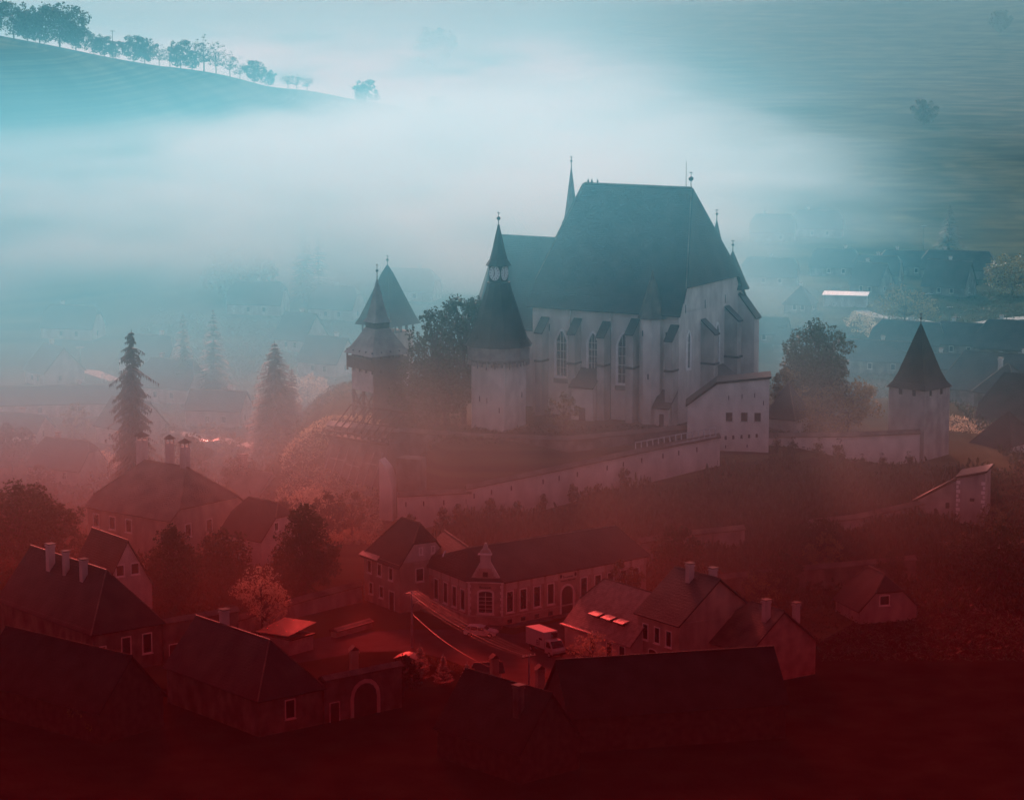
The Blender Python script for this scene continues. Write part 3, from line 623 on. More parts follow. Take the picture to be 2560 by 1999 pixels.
# white gatehouse
p = G(1921, 1145, 11.3); gh = thing('gatehouse', 'white-washed gatehouse wall with sloping top and three square windows', 'building', (p.x, p.y, 0), -R(4))
W_ = 12.9
b = MB(); b.prism([(-W_, 0, 6), (0, 0, 6), (0, 0, 24.2), (-8.2, 0, 23.2), (-W_ + .9, 0, 20.6), (-W_, 0, 19.6)], (0, 5.5, 0)); b.build('wall', PLASTER, gh)
b = MB(); b.prism([(.3, -.3, 24.1), (-8.2, -.3, 23.15), (-W_ - .3, -.3, 19.4), (-W_ - .3, -.3, 19.75), (-8.3, -.3, 23.5), (.3, -.3, 24.45)], (0, 6.1, 0)); b.build('roof', TILE, gh)
f = (Vector((0, 0, 0)), Vector((1, 0, 0)), Vector((0, -1, 0)))
for a in (-6.3, -3.9, -1.8): window(gh, f, a, 17.2, .95, 1.35, fr=.08, fm=GREYPL)
slits(gh, f, [(-6.4, 20.6), (-4.3, 20.8), (-2.3, 21.0), (-.9, 19.8)], .12, .7); slits(gh, f, [(-6.8, 14.2), (-5.6, 14.3), (-4.3, 14.4), (-3.1, 14.5), (-1.9, 14.6)], .35, .6); slits(gh, f, [(-6.8, 12.8), (-3.4, 13.0)], .15, .5)
# small pale turret on the long wall
p = G(1628, 1168, 10.5); b_ = thing('wall_turret', 'small pale block turret standing proud of the long curtain wall', 'turret', (p.x, p.y, 0), -R(10))
b = MB(); b.box(-.9, .9, 0, 2, 8, 13.4); b.build('wall', PLASTER, b_); b = MB(); b.prism([(-1.1, -.3, 13.3), (-1.1, -.3, 13.5), (-1.1, 2.1, 14.3), (-1.1, 2.1, 14.1)], (2.2, 0, 0)); b.build('roof', TILE, b_)
slits(b_, f, [(.1, 12.0)], .15, .7)
# tall pale buttress and stone bastion
p = G(965, 1272, 5.5); b_ = thing('tall_buttress', 'tall pale slanting buttress lit on its left face under the bastion', 'buttress', (p.x, p.y, 0), -R(20))
b = MB(); b.prism([(-1.1, 0, 2), (1.1, 0, 2), (1.1, 0, 9.0), (.2, 0, 11.8), (-1.1, 0, 13.2)], (0, 2.4, 0)); b.build('masonry', PLASTER, b_)
b = MB(); b.box(1.15, 5.0, 1.5, 4.5, 2, 13.3); b.build('pier', STONE, b_)
p = G(968, 1205, 7.0); b_ = thing('bastion', 'dark stone bastion with slanting timber props under the timber tower', 'bastion', (p.x, p.y, 0), -R(40))
L_ = 12.5
b = MB(); b.loft([[(-L_ - 1.6, -1.8, 2), (1, -1.8, 2), (1, 8, 2), (-L_ - 1.6, 8, 2)], [(-L_, 0, 13.0), (0, 0, 13.0), (0, 8, 13.0), (-L_, 8, 13.0)]]); b.build('masonry', STONE, b_)
for i in range(7):
    b = MB(); x = -L_ + .8 + i * 1.85; b.tube((x - 1.0, -2.6, 5.0), (x, -.3, 11.8), .09, n=5); b.build('timber_prop', BOARD, b_)
for q in ((-L_ + 1, 9.8, -L_ + 4.2, 9.7), (-8, 9.2, -5, 9.0), (-3.6, 9.9, -1.4, 9.8)): b = MB(); b.tube((q[0], -1.1, q[1]), (q[2], -1.1, q[3]), .1, n=4); b.build('cross_bar', BOARD, b_)
b = MB()   # open wooden shelter over the bastion
b.box(-L_ - .6, .4, -.5, .2, 13.0, 13.35); b.box(-L_ - .4, .2, -.3, 0, 13.9, 14.15)
for i in range(9):
    x = -L_ - .2 + i * 1.5; b.tube((x, -.3, 13.3), (x + .2, 5.0, 17.6), .12, n=4); b.tube((x, 1.2, 13), (x, 1.2, 14.6), .12, n=4)
b.tube((-L_, 5, 17.6), (.2, 5, 17.6), .13, n=4); b.tube((-L_, 2.4, 15.5), (.2, 2.4, 15.5), .1, n=4)
b.build('rafter_frame', WOOD, b_)
# right lower gatehouse
p = G(2389, 1315, 4.0); b_ = thing('stone_gatehouse', 'ruined stone corner building with pale quoins and sloping wall top', 'building', (p.x, p.y, 0), -R(18))
b = MB(); b.box(0, 4.3, 0, 6, 0, 11.4); b.prism([(0, 0, 11.35), (4.3, 0, 11.35), (4.3, 0, 12.4)], (0, 6, 0)); b.build('wall', GREYPL, b_)
b = MB(); b.prism([(-6.8, .5, 0), (-.01, .5, 0), (-.01, .5, 11.0), (-6.8, .5, 7.2)], (0, 1.0, 0)); b.build('side_wall', GREYPL, b_)
b = MB(); b.prism([(-7, .3, 7.0), (-7, .3, 7.4), (0.0, .3, 11.6), (0.0, .3, 11.1)], (0, 1.5, 0)); b.prism([(-.2, -.25, 11.4), (4.6, -.25, 12.6), (4.6, -.25, 12.9), (-.2, -.25, 11.75)], (0, 6.6, 0)); b.build('coping', TILE, b_)
for e in (0, 1):
    b = MB()
    for i in range(14): z = 1.5 + i * .7; w_ = .55 if i % 2 else .3; b.box(*((-.04, w_) if e == 0 else (4.3 - w_, 4.34)), -.05, 0, z, z + .5)
    b.build('quoins', TRIM, b_)
slits(b_, f, [(1.9, 3.2), (3.3, 3.6)], .55, .9, 'window'); slits(b_, f, [(2.4, 8.0)], .7, .5, 'window'); slits(b_, (Vector((0, .5, 0)), Vector((1, 0, 0)), Vector((0, -1, 0))), [(-1.4, 6.6), (-1.3, 3.4)], .6, .9, 'window'); slits(b_, (Vector((0, .5, 0)), Vector((1, 0, 0)), Vector((0, -1, 0))), [(-3.2, 2.2)], .7, 2.0, 'door')

# ================= the school and the near houses =================
def V2(p, z): return Vector((p[0], p[1], z))
pL = G(1170, 1562, 0); pR = G(1258, 1565, 0)
du = Vector((math.cos(R(40)), math.sin(R(40)), 0)); dn = Vector((-math.sin(R(40)), math.cos(R(40)), 0)); dl = Vector((-.5, .866, 0)); dln = Vector((.866, .5, 0))
O = Vector((pR.x, pR.y, 0)); sch = thing('school', 'long ochre corner school with white ornamental gable, rows of tall windows and arched door', 'school', (O.x, O.y, 0))
A0 = Vector((pL.x, pL.y, 0)) - O; A1 = Vector((0, 0, 0)); A2 = du * 26.4; A3 = A2 + dn * 9.5; A4 = A1 + dn * 9.2 + dln * 0; A6 = A0 + dl * 15; A5 = A6 + dln * 9.0
HS = 6.1
fp = [A0, A1, A2, A3, A4 + du * .5, A5, A6]
mb = MB(); mb.loft([[p + Vector((0, 0, z)) for p in fp] for z in (-1, HS)]); mb.build('wall', BRICK, sch)
chd = (A1 - A0).normalized(); chn = Vector((chd.y, -chd.x, 0)); W0 = (A1 - A0).length
FRt = (A1, du, -dn); FLt = (A6, -dl, -dln); FCh = (A0, chd, chn)
zr = HS + 3.9; ov = .45
E0 = A0 + (chn + -dln).normalized() * ov; E1 = A1 + (chn - dn).normalized() * ov; E2 = A2 + (du * .3 - dn * ov); E3 = A3 + (du * .3 + dn * ov); E4 = A4 + du * .5 + dn * ov; E5 = A5 + dln * ov; E6 = A6 - dln * ov
Rj = (A0 + A1) / 2 + (dn * 4.7 + dln * .8); Rj.z = zr; R2 = A2 - du * 1.8 + dn * 4.75; R2.z = zr; R6 = A6 + dln * 4.5; R6.z = zr
ez = Vector((0, 0, HS + .05)); rb = MB()
for q in ([E1 + ez, E2 + ez, R2, Rj], [E0 + ez, E1 + ez, Rj], [E6 + ez, E0 + ez, Rj, R6], [E2 + ez, E3 + ez, R2], [E3 + ez, E4 + ez, Rj, R2], [E4 + ez, E5 + ez, R6, Rj]): rb.poly(q)
ro = rb.build('roof', TILE, sch); sd = ro.modifiers.new('thick', 'SOLIDIFY'); sd.thickness = .2; sd.offset = -1
rt = MB()
for a, b in ((Rj, R2), (Rj, R6)):
    n = int((b - a).length / .45)
    for i in range(n): rt.tube(a.lerp(b, i / n), a.lerp(b, (i + 1) / n) + Vector((0, 0, .04)), .11, .14, 5)
rt.build('ridge_tiles', TILE2, ro, fix=False)
# pale bands: eave frieze, plinth line, pilasters
def dress(f, L, skip=()):
    b = MB(); fbox(b, f, 0, L, HS - 1.15, HS - .05, 0, .06); b.build('frieze', PLASTER, sch); b = MB(); fbox(b, f, 0, L, 1.22, 1.36, 0, .09); b.build('plinth_band', PLASTER, sch)
dress(FRt, 26.4); dress((A6, -dl, -dln), 15)
b = MB(); fbox(b, FCh, 0, W0, 1.22, 1.36, 0, .09); b.build('plinth_band', PLASTER, sch)
xr = [1.15, 3.55, 6.0, 8.5, 14.6, 17.2, 19.6, 22.0, 24.4]
for a in xr: window(sch, FRt, a, 1.9, 1.05, 2.75, bars=(0, 0), fr=.16)
for a in (.05, 2.4, 4.8, 7.25, 9.8, 13.3, 15.9, 18.4, 20.8, 23.2, 25.9):
    b = MB(); fbox(b, FRt, a - .0, a + .42, 1.4, HS - .12, 0, .075); b.build('pilaster', BRICK if 0 else PLASTER2, sch)
for a in xr:
    b = MB(); fbox(b, FRt, a - .4, a + .4, .25, .8, 0, .02); b.build('cellar_window', GLASS, sch, fix=False)
wd = window(sch, FRt, 11.5, .0, 2.1, 4.0, 'round', fr=.28, bars=(0, 0), pm=DOORM, sill=False, name='door', proud=.1)
for a in (15 - 1.4, 15 - 3.8, 15 - 6.3, 15 - 9.0): window(sch, FLt, a, 1.9, 1.05, 2.75, bars=(0, 0), fr=.16)
for a in (15 - .45, 15 - 2.7, 15 - 5.1, 15 - 7.7):
    b = MB(); fbox(b, FLt, a, a + .42, 1.4, HS - .12, 0, .075); b.build('pilaster', PLASTER2, sch)
window(sch, FCh, W0 / 2, 1.85, 1.85, 2.95, 'seg', fr=.24, bars=(1, 4), sill=True)
# corner gable outline (ornamental)
u0 = 385; k_ = .00700
def gpt(u, v, n=.0): return P3(FCh, W0 / 2 + (u - u0) * k_, HS + (868 - v) * k_, n)
out = [(62, 868), (285, 470), (285, 338), (247, 330), (245, 312), (272, 300), (300, 240), (345, 198), (340, 170), (350, 150), (366, 140), (358, 118), (370, 98), (385, 94), (400, 98), (412, 118), (404, 140), (420, 150), (430, 170), (425, 198), (470, 240), (498, 300), (512, 312), (510, 330), (482, 338), (482, 470), (712, 868)]
b = MB(); b.prism([gpt(u, v, .12) for u, v in out], -chn * .5); gb = b.build('gable', PLASTER, sch)
b = MB(); st = [(150, 855), (620, 855), (620, 800), (585, 800), (585, 745), (550, 745), (550, 660), (510, 660), (510, 600), (255, 600), (255, 655), (218, 655), (218, 710), (185, 710), (185, 765), (150, 765)]
b.prism([gpt(u, v, .155) for u, v in st], -chn * .03); b.build('brick_panel', BRICK, gb)
b = MB(); b.prism([gpt(u, v, .19) for u, v in ((335, 668), (435, 668), (435, 765), (335, 765))], -chn * .03); b.build('pane', GLASS, gb)
b = MB(); b.prism([gpt(u, v, .16) for u, v in [(385 + 72 * math.cos(math.pi * i / 8), 285 - 58 * math.sin(math.pi * i / 8)) for i in range(9)]], -chn * .03); b.build('brick_panel', BRICK, gb)
b = MB(); fbox(b, FCh, -.15, W0 + .15, HS - .1, HS + .12, 0, .42); b.build('cornice', TRIM, gb); b = MB(); fbox(b, FCh, (247 - u0) * k_ + W0/2 - .02, (510 - u0) * k_ + W0/2 + .02, HS + (868 - 330) * k_, HS + (868 - 305) * k_, .1, .3); b.build('cornice', TRIM, gb)
for e in (0, 1):
    b = MB()
    for i in range(11):
        z = 1.4 + i * .43; w_ = .42 if i % 2 else .28; fbox(b, FCh, *((0, w_) if e == 0 else (W0 - w_, W0)), z, z + .38, 0, .07)
    b.build('quoins', TRIM, sch)
# blackletter inscriptions: illegible at this distance, painted as short dark strokes
def script(f, a0, a1, z, h, n, seed, cap):
    r = random.Random(seed); b = MB(); a = a0; i = 0
    while a < a1:
        w_ = r.uniform(.05, .1); hh = h * (1.6 if i in cap else r.uniform(.75, 1.1))
        fbox(b, f, a, a + w_, z, z + hh, n, n + .012)
        if i % 2: fbox(b, f, a - .06, a + w_, z + hh * r.choice((.1, .45, .8)), z + hh * r.choice((.25, .6, .95)) + .02, n, n + .012)
        a += w_ + r.uniform(.03, .06); i += 1
    return b.build('inscription', IRON, sch, fix=False)
script(FRt, 10.75, 12.5, 5.15, .2, .065, 3, (0, 1)); script(FRt, 10.3, 11.4, 4.68, .18, .065, 4, (0,)); script(FRt, 11.6, 12.9, 4.68, .18, .065, 5, (0,))
script(FCh, W0/2 - .85, W0/2 + .8, 5.2, .2, .02, 6, (0, 1)); script(FCh, W0/2 - 1.2, W0/2 - .2, 6.27, .12, .16, 8, (0,)); script(FCh, W0/2 + .45, W0/2 + 1.3, 6.27, .12, .16, 9, (0,))
for a, hh in ((10.35, .55), (13.0, .6)):
    b = MB(); b.prism([P3(FRt, a + .2 * math.cos(2 * math.pi * i / 10), 5.45 + hh * .5 * math.sin(2 * math.pi * i / 10), .065) for i in range(10)], -dn * .015); b.build('emblem', IRON, sch)
# roof light patches
b = MB(); q = (E6 + ez).lerp(E0 + ez, .52); q2 = q.lerp((Rj + R6) / 2, .42)
b.prism([q2 + Vector((-.7, 0, .1)), q2 + Vector((.5, -.6, .1)), q2 + Vector((.9, 0, .75)), q2 + Vector((-.3, .6, .75))], (0, 0, .12)); b.build('roof_window', METAL, ro)

# two-storey house left of the school
K = G(1000, 1532, 0)
house('corner_house', 'two-storey house with pale half-hipped gable left of the school', K, 57, -9.8, 0, 8.0, 6.9, 5.2, 0, .52, wm=PLASTER2, cornice=True,
      wins=[('F', -8.3, 4.3, .95, 1.6), ('F', -5.5, 4.3, .95, 1.6), ('F', -2.4, 4.3, .95, 1.6), ('F', -7.9, 1.3, .9, 1.5), ('F', -5.0, 1.3, .9, 1.5), ('F', -2.2, 0, 1.3, 2.6, 'flat', 'door'), ('R', 3.2, 4.2, 1.1, 1.7), ('R', 3.4, 8.0, .4, .8), ('R', 5.4, 8.0, .4, .8)])
ch_ = bpy.data.objects['corner_house']
b = MB(); b.prism([(.06, .15, 7.0), (.06, 7.85, 7.0), (.06, 5.75, 9.55), (.06, 2.25, 9.55)], (-.05, 0, 0)); b.build('gable_panel', PLASTER, ch_)
b = MB(); b.prism([(-10.3, -.62, 6.52), (-5.2, -.62, 6.52), (-5.6, .1, 7.0), (-10.3, .1, 7.0)], (0, -.03, .06)); b.build('eave_glint', GLAZED, ch_)  # paler glossy strip added along the eave for its glint
wall_run('garden_wall', 'plain pale garden wall running left from the two-storey house', [gp(560, 1560, 2.2), gp(760, 1500, 2.2), gp(905, 1462, 2.4)], slit=0, sink=3, m=GREYPL)
wall_run('garden_wall', 'low wall along the street below the two-storey house', [gp(840, 1578, .9), gp(930, 1552, .9)], slit=0, sink=1.5, m=PLASTER2, cap=.12)

# houses right of the truck
K = G(1710, 1672, 0)
house('balcony_house', 'tall house with three framed windows and broad tile roof right of the dormer house', Vector((21.0, 342.6, 0)), 55, -8.6, 0, 12.6, 7.4, 4.9, 1, 1, wm=PLASTER2, cornice=True,
      wins=[('F', -6.9, 4.0, .95, 1.9), ('F', -4.5, 4.0, .95, 1.9), ('F', -2.1, 4.0, .95, 1.9), ('F', -5.4, .6, 1.5, 2.3, 'seg', 'door')], chims=[(-4.5, 5.2, 10.5, 13.6, .8), (-1.8, 6.8, 10.5, 13.3, .8)])
dh = house('dormer_house', 'low house with three shining roof dormers behind the small glittering tree', Vector((15.2, 347.6, 0)), 55, -14.4, 0, 10.5, 3.6, 5.4, .5, .99, wm=PLASTER, rm=GLAZED,
      wins=[('F', -4.6, .8, 1.1, 2.0, 'seg'), ('F', -1.9, .8, 1.1, 2.0, 'seg'), ('F', -8.2, .9, 1.0, 1.8, 'seg')])
for i, a in enumerate((-9.3, -6.6, -3.9)):
    b = MB(); b.box(a - .75, a + .75, 1.3, 3.4, 4.2, 5.35); d = b.build('dormer', WOOD, dh)
    b = MB(); b.prism([(a - 1.0, .7, 5.25), (a - 1.0, .7, 5.4), (a - 1.0, 3.9, 6.0), (a - 1.0, 3.9, 5.8)], (2.0, 0, 0)); b.build('dormer_roof', GLAZED, d)
    b = MB(); b.box(a - .45, a + .45, 1.27, 1.3, 4.4, 5.1); b.build('pane', GLASS, d)
b = MB(); b.box(-14.6, -6.6, -.75, .3, 3.25, 3.42); b.build('gutter', METAL, dh)
house('side_house', 'dark low-roofed house wedged right of the tall balcony house', Vector((29.5, 339.5, 0)), 55, -8, 0, 11.0, 4.6, 4.4, .5, 1, wm=BRICK, rm=TILE2, chims=[(-1.5, 4, 7.5, 10.3, .8), (-.4, 8, 7, 9.6, .7)])
house('tent_gable_house', 'small house with pale trapezoid gable and a square opening, alone in the dark right-hand yards', G(2150, 1560, 0), -18, 0, 8.5, 8, 2.2, 4.2, .5, .5, axis='y', wm=GREYPL, wins=[('F', 3.6, 2.5, 1.3, 1.2)])
# left houses
l1 = house('chimney_row_house', 'long dark-roofed house with three chimneys in a row and two framed street windows', Vector((-53.0, 344.6, 0)), -39, 0, 10.2, 24, 6.0, 6.2, 0, 1, axis='y', wm=STONE, cornice=True,
      wins=[('F', 1.1, .3, 1.5, 3.3, 'flat', 'door'), ('F', 4.9, 1.9, 1.2, 2.4), ('F', 8.0, 1.9, 1.2, 2.4)], chims=[(3.9, 8.5, 9.5, 13.2, .8), (3.9, 13.0, 9.5, 13.5, .7), (3.9, 17.0, 9.5, 13.8, .9)])
p = Vector((-53.0, 344.6, 0)) + Vector((math.cos(R(39)), math.sin(R(39)), 0)) * 10.5
gw = thing('gate_wall', 'street wall with big round carriage arch right of the chimney-row house', 'gate', p, R(39))
b = MB(); b.box(0, 11.5, 0, .8, -1, 5.2); b.build('wall', STONE, gw); b = MB(); b.prism([(-.1, -.35, 5.15), (-.1, -.35, 5.3), (-.1, .4, 5.8), (-.1, 1.15, 5.3), (-.1, 1.15, 5.15)], (11.7, 0, 0)); b.build('tile_coping', TILE2, gw)
fg = (Vector((0, 0, 0)), Vector((1, 0, 0)), Vector((0, -1, 0))); window(gw, fg, 6.0, 0, 3.4, 4.0, 'round', fr=.5, fm=PLASTER, pm=DOORM, sill=False, bars=(0, 0), name='gate'); window(gw, fg, 1.5, 0, 1.3, 2.3, 'flat', fr=.1, pm=DOORM, sill=False, bars=(0, 0), name='door')
house('gable_house', 'narrow house with pale gable and two square windows behind the chimney-row house', G(262, 1555, 0), -36, 0, 7.4, 10, 4.8, 6.2, 1, 1, axis='y', wm=PLASTER, wins=[('F', 2.5, 6.2, 1.1, 1.4), ('F', 4.8, 6.2, 1.1, 1.4)])
house('small_house', 'small pale house with a tiny chimney between manor and gable house', G(300, 1480, 0), 30, -8, 0, 6, 3.0, 2.6, 1, 1, wm=PLASTER, chims=[(-1.5, 2, 4.5, 6.8, .9)])
house('manor', 'big manor with broad mossy hipped roof and three tile-capped chimneys', G(430, 1418, 0), 38, -18, 0, 16, 7.4, 6.2, .2, .2, wm=PLASTER2, rm=TILE2,
      wins=[('F', -16, 4.3, 1.1, 1.8), ('F', -12.5, 4.3, 1.1, 1.8), ('F', -9, 4.3, 1.1, 1.8), ('R', 3.5, 4.2, 1.1, 1.8), ('R', 8, 4.2, 1.1, 1.8)], chims=[(-14.5, 8.5, 12.5, 16.6, 1.3, 'house'), (-8.5, 8.5, 12.8, 16.8, 1.0, 'house'), (-5.0, 8.2, 12.6, 16.6, 1.1, 'house')])
house('annexe', 'lower wing with pale gable attached right of the manor', G(655, 1432, 0), 42, -9, 0, 9, 5.2, 4.6, .5, .6, wm=PLASTER, wins=[('R', 3, 6.0, .7, 1.1)])
house('ruin_roof_house', 'low house with glittering broken tiles between manor and grassy bank', G(640, 1290, 0), 35, -8, 0, 8, 3.2, 3.4, 1, 1, wm=GREYPL, rm=TILE2, chims=[(-6, 4, 4.5, 9.0, 1.0)])
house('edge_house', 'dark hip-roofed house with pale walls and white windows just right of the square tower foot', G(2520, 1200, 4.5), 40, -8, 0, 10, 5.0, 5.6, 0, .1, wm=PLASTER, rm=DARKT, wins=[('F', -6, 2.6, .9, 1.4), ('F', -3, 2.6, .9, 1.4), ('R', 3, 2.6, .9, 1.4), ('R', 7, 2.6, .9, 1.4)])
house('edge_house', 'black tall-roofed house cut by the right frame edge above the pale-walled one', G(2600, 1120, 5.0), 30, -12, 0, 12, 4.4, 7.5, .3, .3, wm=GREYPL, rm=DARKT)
# near dark rooftops along the bottom
house('street_house', 'near street house with round-arched carriage gate wall and one framed window', G(648, 1842, 0), -39, 0, 9.0, 20, 4.9, 5.2, 0, 1, axis='y', wm=STONE, wins=[('F', 4.4, 1.6, 1.2, 2.1)], chims=[(5.5, 15.5, 7.5, 11.6, .9)])
p = G(648, 1842, 0) + Vector((math.cos(R(39)), math.sin(R(39)), 0)) * 9.3
gw2 = copy_tree(gw); gw2.location = p; gw2['label'] = 'dark carriage arch wall beside the near street house at the lower edge'
house('shed', 'small shed whose corrugated metal roof flashes white in the sun', G(722, 1640, 0), 40, -5.2, 0, 4.6, 2.3, .0, 1, 1, wm=BOARD, rm=TILE, over=.05)
p = G(722, 1640, 0); b = MB(); b.prism([(-5.6, -.4, 2.45), (.3, -.4, 2.75), (.3, -.4, 2.83), (-5.6, -.4, 2.53)], (0, 5.4, .9)); 
rs = b.build('sheet_roof', RUST, bpy.data.objects['shed'])
house('near_roof', 'black broad roof filling the dark corner below the truck', G(1420, 1800, 0) + Vector((0, -14, 0)), -14, 0, 26, 11, 4.6, 5.0, 1, 1, wm=WOOD, rm=DARKT)  # near walls and roofs in dark colours that stand for foreground shade
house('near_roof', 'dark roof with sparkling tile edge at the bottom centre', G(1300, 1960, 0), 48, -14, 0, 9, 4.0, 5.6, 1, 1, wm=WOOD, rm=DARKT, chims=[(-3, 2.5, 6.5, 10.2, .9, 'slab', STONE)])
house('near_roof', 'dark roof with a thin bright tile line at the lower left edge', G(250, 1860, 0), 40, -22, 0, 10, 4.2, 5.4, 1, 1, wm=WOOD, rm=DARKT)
house('hut', 'small hut with flat light roof among the little spruces', G(1195, 1720, 0), -10, 0, 3, 2.6, 2.2, .7, 1, 1, wm=PLASTER, over=.3)
for px, py, h_, lab in ((1350, 1770, 5.0, 'pale brick chimney stack with a shining cap beside the wire pole'), (1236, 1730, 4.4, 'small chimney with bright top beyond the little spruces'), (886, 1750, 6.4, 'tall pale chimney stack rising from the dark yard right of the near street house')):
    p = G(px, py, 0); c_ = thing('chimney_stack', lab, 'chimney', p, R(20)); b = MB(); b.box(-.45, .45, -.45, .45, 0, h_); b.box(-.55, .55, -.55, .55, h_ - .4, h_ - .2); b.build('stack', PLASTER2, c_); b = MB(); b.prism([(-.6, -.6, h_), (.6, -.6, h_), (0, -.6, h_ + .5)], (0, 1.2, 0)); b.build('cap', TILE2, c_)
p = G(990, 1690, 0); c_ = thing('shelter', 'small open shelter with arched sheet roof in the dark garden', 'shelter', p, R(-15)); b = MB()
for x, y in ((0, 0), (2.4, 0), (0, 1.8), (2.4, 1.8)): b.box(x - .06, x + .06, y - .06, y + .06, 0, 2.4)
b.build('post', WOOD, c_); b = MB(); b.prism([(-.3 + 3 * i / 6, -.2, 2.35 + .45 * math.sin(math.pi * i / 6)) for i in range(7)] + [(2.7, -.2, 2.3), (-.3, -.2, 2.3)], (0, 2.3, 0)); b.build('sheet_roof', GLAZED, c_)

# ================= streets =================
b = MB(); b.poly([(-130, 216, .02), (130, 216, .02), (130, 396, .02), (62, 396, .02), (46, 372, .02), (34, 350, .02), (20, 338, .02), (-25, 340, .02), (-80, 336, .02), (-130, 330, .02)]); tag(b.build('shade_sheet', SHADEM), 'dark sheet put in as soil between the near houses', 'shading', kind='structure')  # dark sheet added so the near yards sink into shade
ribbon('street', [G(700, 1640, 0), G(860, 1610, 0), G(1000, 1600, 0), G(1130, 1605, 0), G(1260, 1625, 0), G(1400, 1690, 0), G(1520, 1800, 0)], [9, 10, 12, 15, 18, 16, 12], ASPH, 'dark paved street and small square before the school', 'street', .05)
ribbon('street', [G(1330, 1600, 0), G(1460, 1560, 0), G(1600, 1520, 0), G(1760, 1480, 0)], 7.5, ASPH, 'side street behind the dormer house', 'street', .056)
b = MB(); 
def strip(f, L, w_, a0=0): fbox(b, f, a0, L, -.5, .13, 0, w_)
strip(FRt, 26.4, 1.5); strip(FCh, W0, 1.5); strip(FLt, 15, 1.5)
pv = b.build('pavement', PAVE); pv.location = sch.location; tag(pv, 'raised pavement with kerb along the school walls', 'pavement', kind='structure')
ribbon('gravel_road', [G(2610, 850, 0), G(2440, 862, 0), G(2400, 822, 0), G(2280, 798, 0), G(2190, 790, 0), G(2150, 778, 0)], [8, 8, 7, 5, 4, 4], GRAVEL, 'pale gravel road winding through the right-hand village', 'road', .1)
ribbon('gravel_road', [G(2400, 815, 0), G(2500, 800, 0), G(2620, 790, 0)], [4, 5, 5], GRAVEL, 'pale track crossing the right-hand meadow', 'road', .1)
ribbon('gravel_road', [G(420, 1080, 0), G(520, 1095, 0), G(600, 1110, 0), G(660, 1135, 0)], [4, 5, 4, 3], GRAVEL, 'short pale track in the left-hand village', 'road', .1)
ribbon('gravel_road', [G(140, 915, 0), G(230, 925, 0), G(290, 945, 0)], [3, 4, 3], GRAVEL, 'thin wet lane at the far left village', 'road', .1)

# ================= vehicles =================
def wheel(parent, x, y, r, w_=.22):
    b = MB(); K = 16
    b.loft([[(x + rr * math.cos(2 * math.pi * i / K), y + yy, r + rr * math.sin(2 * math.pi * i / K)) for i in range(K)] for rr, yy in ((r * .8, -w_/2), (r, -w_/2 + .03), (r, w_/2 - .03), (r * .8, w_/2))])
    o = b.build('wheel', TYRE, parent); b = MB(); s = -1 if y < 0 else 1
    b.loft([[(x + rr * math.cos(2 * math.pi * i / K), y + yy, r + rr * math.sin(2 * math.pi * i / K)) for i in range(K)] for rr, yy in ((r * .6, s * w_/2), (r * .55, s * (w_/2 + .02)), (r * .2, s * (w_/2 + .03)))]); b.build('rim', RIMM, o)
def car_body(parent, prof, half, m, name='body'):
    """prof: list of (x, z) side outline; tumblehome above z 0.9"""
    b = MB()
    def hw(z): return half * (1 - .16 * sst(.85, 1.5, z))
    b.loft([[(x, s * hw(z) * k, z) for x, z in prof] for s, k in ((-1, .93), (-1, 1.0), (1, 1.0), (1, .93))])
    # pull the outer rings in for a rounded edge
    n = len(prof)
    for j, (s, k) in enumerate(((-1, .93), (-1, 1), (1, 1), (1, .93))):
        pass
    return b.build(name, m, parent)
car = thing('parked_car', 'silver estate car parked below the school corner', 'car', G(1203, 1590, 0) + Vector((0, 0, .06)), R(-14))
prof = [(-2.2, .35), (-2.25, .75), (-2.12, 1.0), (-1.85, 1.36), (-1.5, 1.44), (-.2, 1.45), (.45, 1.33), (1.05, .98), (1.95, .82), (2.2, .62), (2.22, .35), (1.75, .28), (-1.75, .28)]
car_body(car, prof, .87, SILVER)
for s in (-1, 1):
    y = lambda z: s * (.87 * (1 - .16 * sst(.85, 1.5, z)) + .006)
    for q in ([(-1.95, 1.0), (-1.35, .98), (-1.35, 1.36), (-1.75, 1.33)], [(-1.28, .98), (-.35, .96), (-.35, 1.38), (-1.28, 1.37)], [(-.28, .96), (.78, .98), (.4, 1.27), (-.2, 1.38)]): b = MB(); b.poly([(x, y(z), z) for x, z in q]); b.build('side_window', GLASS, car, fix=False)
b = MB(); b.poly([(1.0, -.72, 1.02), (1.0, .72, 1.02), (.5, .66, 1.31), (.5, -.66, 1.31)]); b.build('windscreen', GLASS, car, fix=False)
for x in (-1.38, 1.38):
    for y in (-.8, .8): wheel(car, x, y, .32)
b = MB(); b.box(2.14, 2.26, -.72, -.42, .58, .74); b.build('headlight', LAMPG, car); b = MB(); b.box(2.14, 2.26, .42, .72, .58, .74); b.build('headlight', LAMPG, car)
b = MB(); b.box(-2.3, -2.2, -.8, .8, .36, .56); b.build('bumper', IRON, car); b = MB(); b.box(2.2, 2.29, -.8, .8, .33, .5); b.build('bumper', IRON, car)
b = MB(); b.box(.62, .8, -1.02, -.86, .95, 1.1); b.build('wing_mirror', SILVER, car)
tk = thing('box_truck', 'white box truck with cooling unit standing on the square', 'truck', G(1366, 1634, 0) + Vector((0, 0, .06)), -R(57))
b = MB(); b.box(-3.3, 1.0, -1.05, 1.05, .95, 3.15); b.build('cargo_box', WHITEP, tk)
b = MB(); b.prism([(1.08, -.98, .5), (2.95, -.98, .5), (3.0, -.98, 1.0), (2.75, -.98, 1.3), (2.1, -.98, 2.15), (1.08, -.98, 2.2)], (0, 1.96, 0)); b.build('cab', WHITEP, tk)
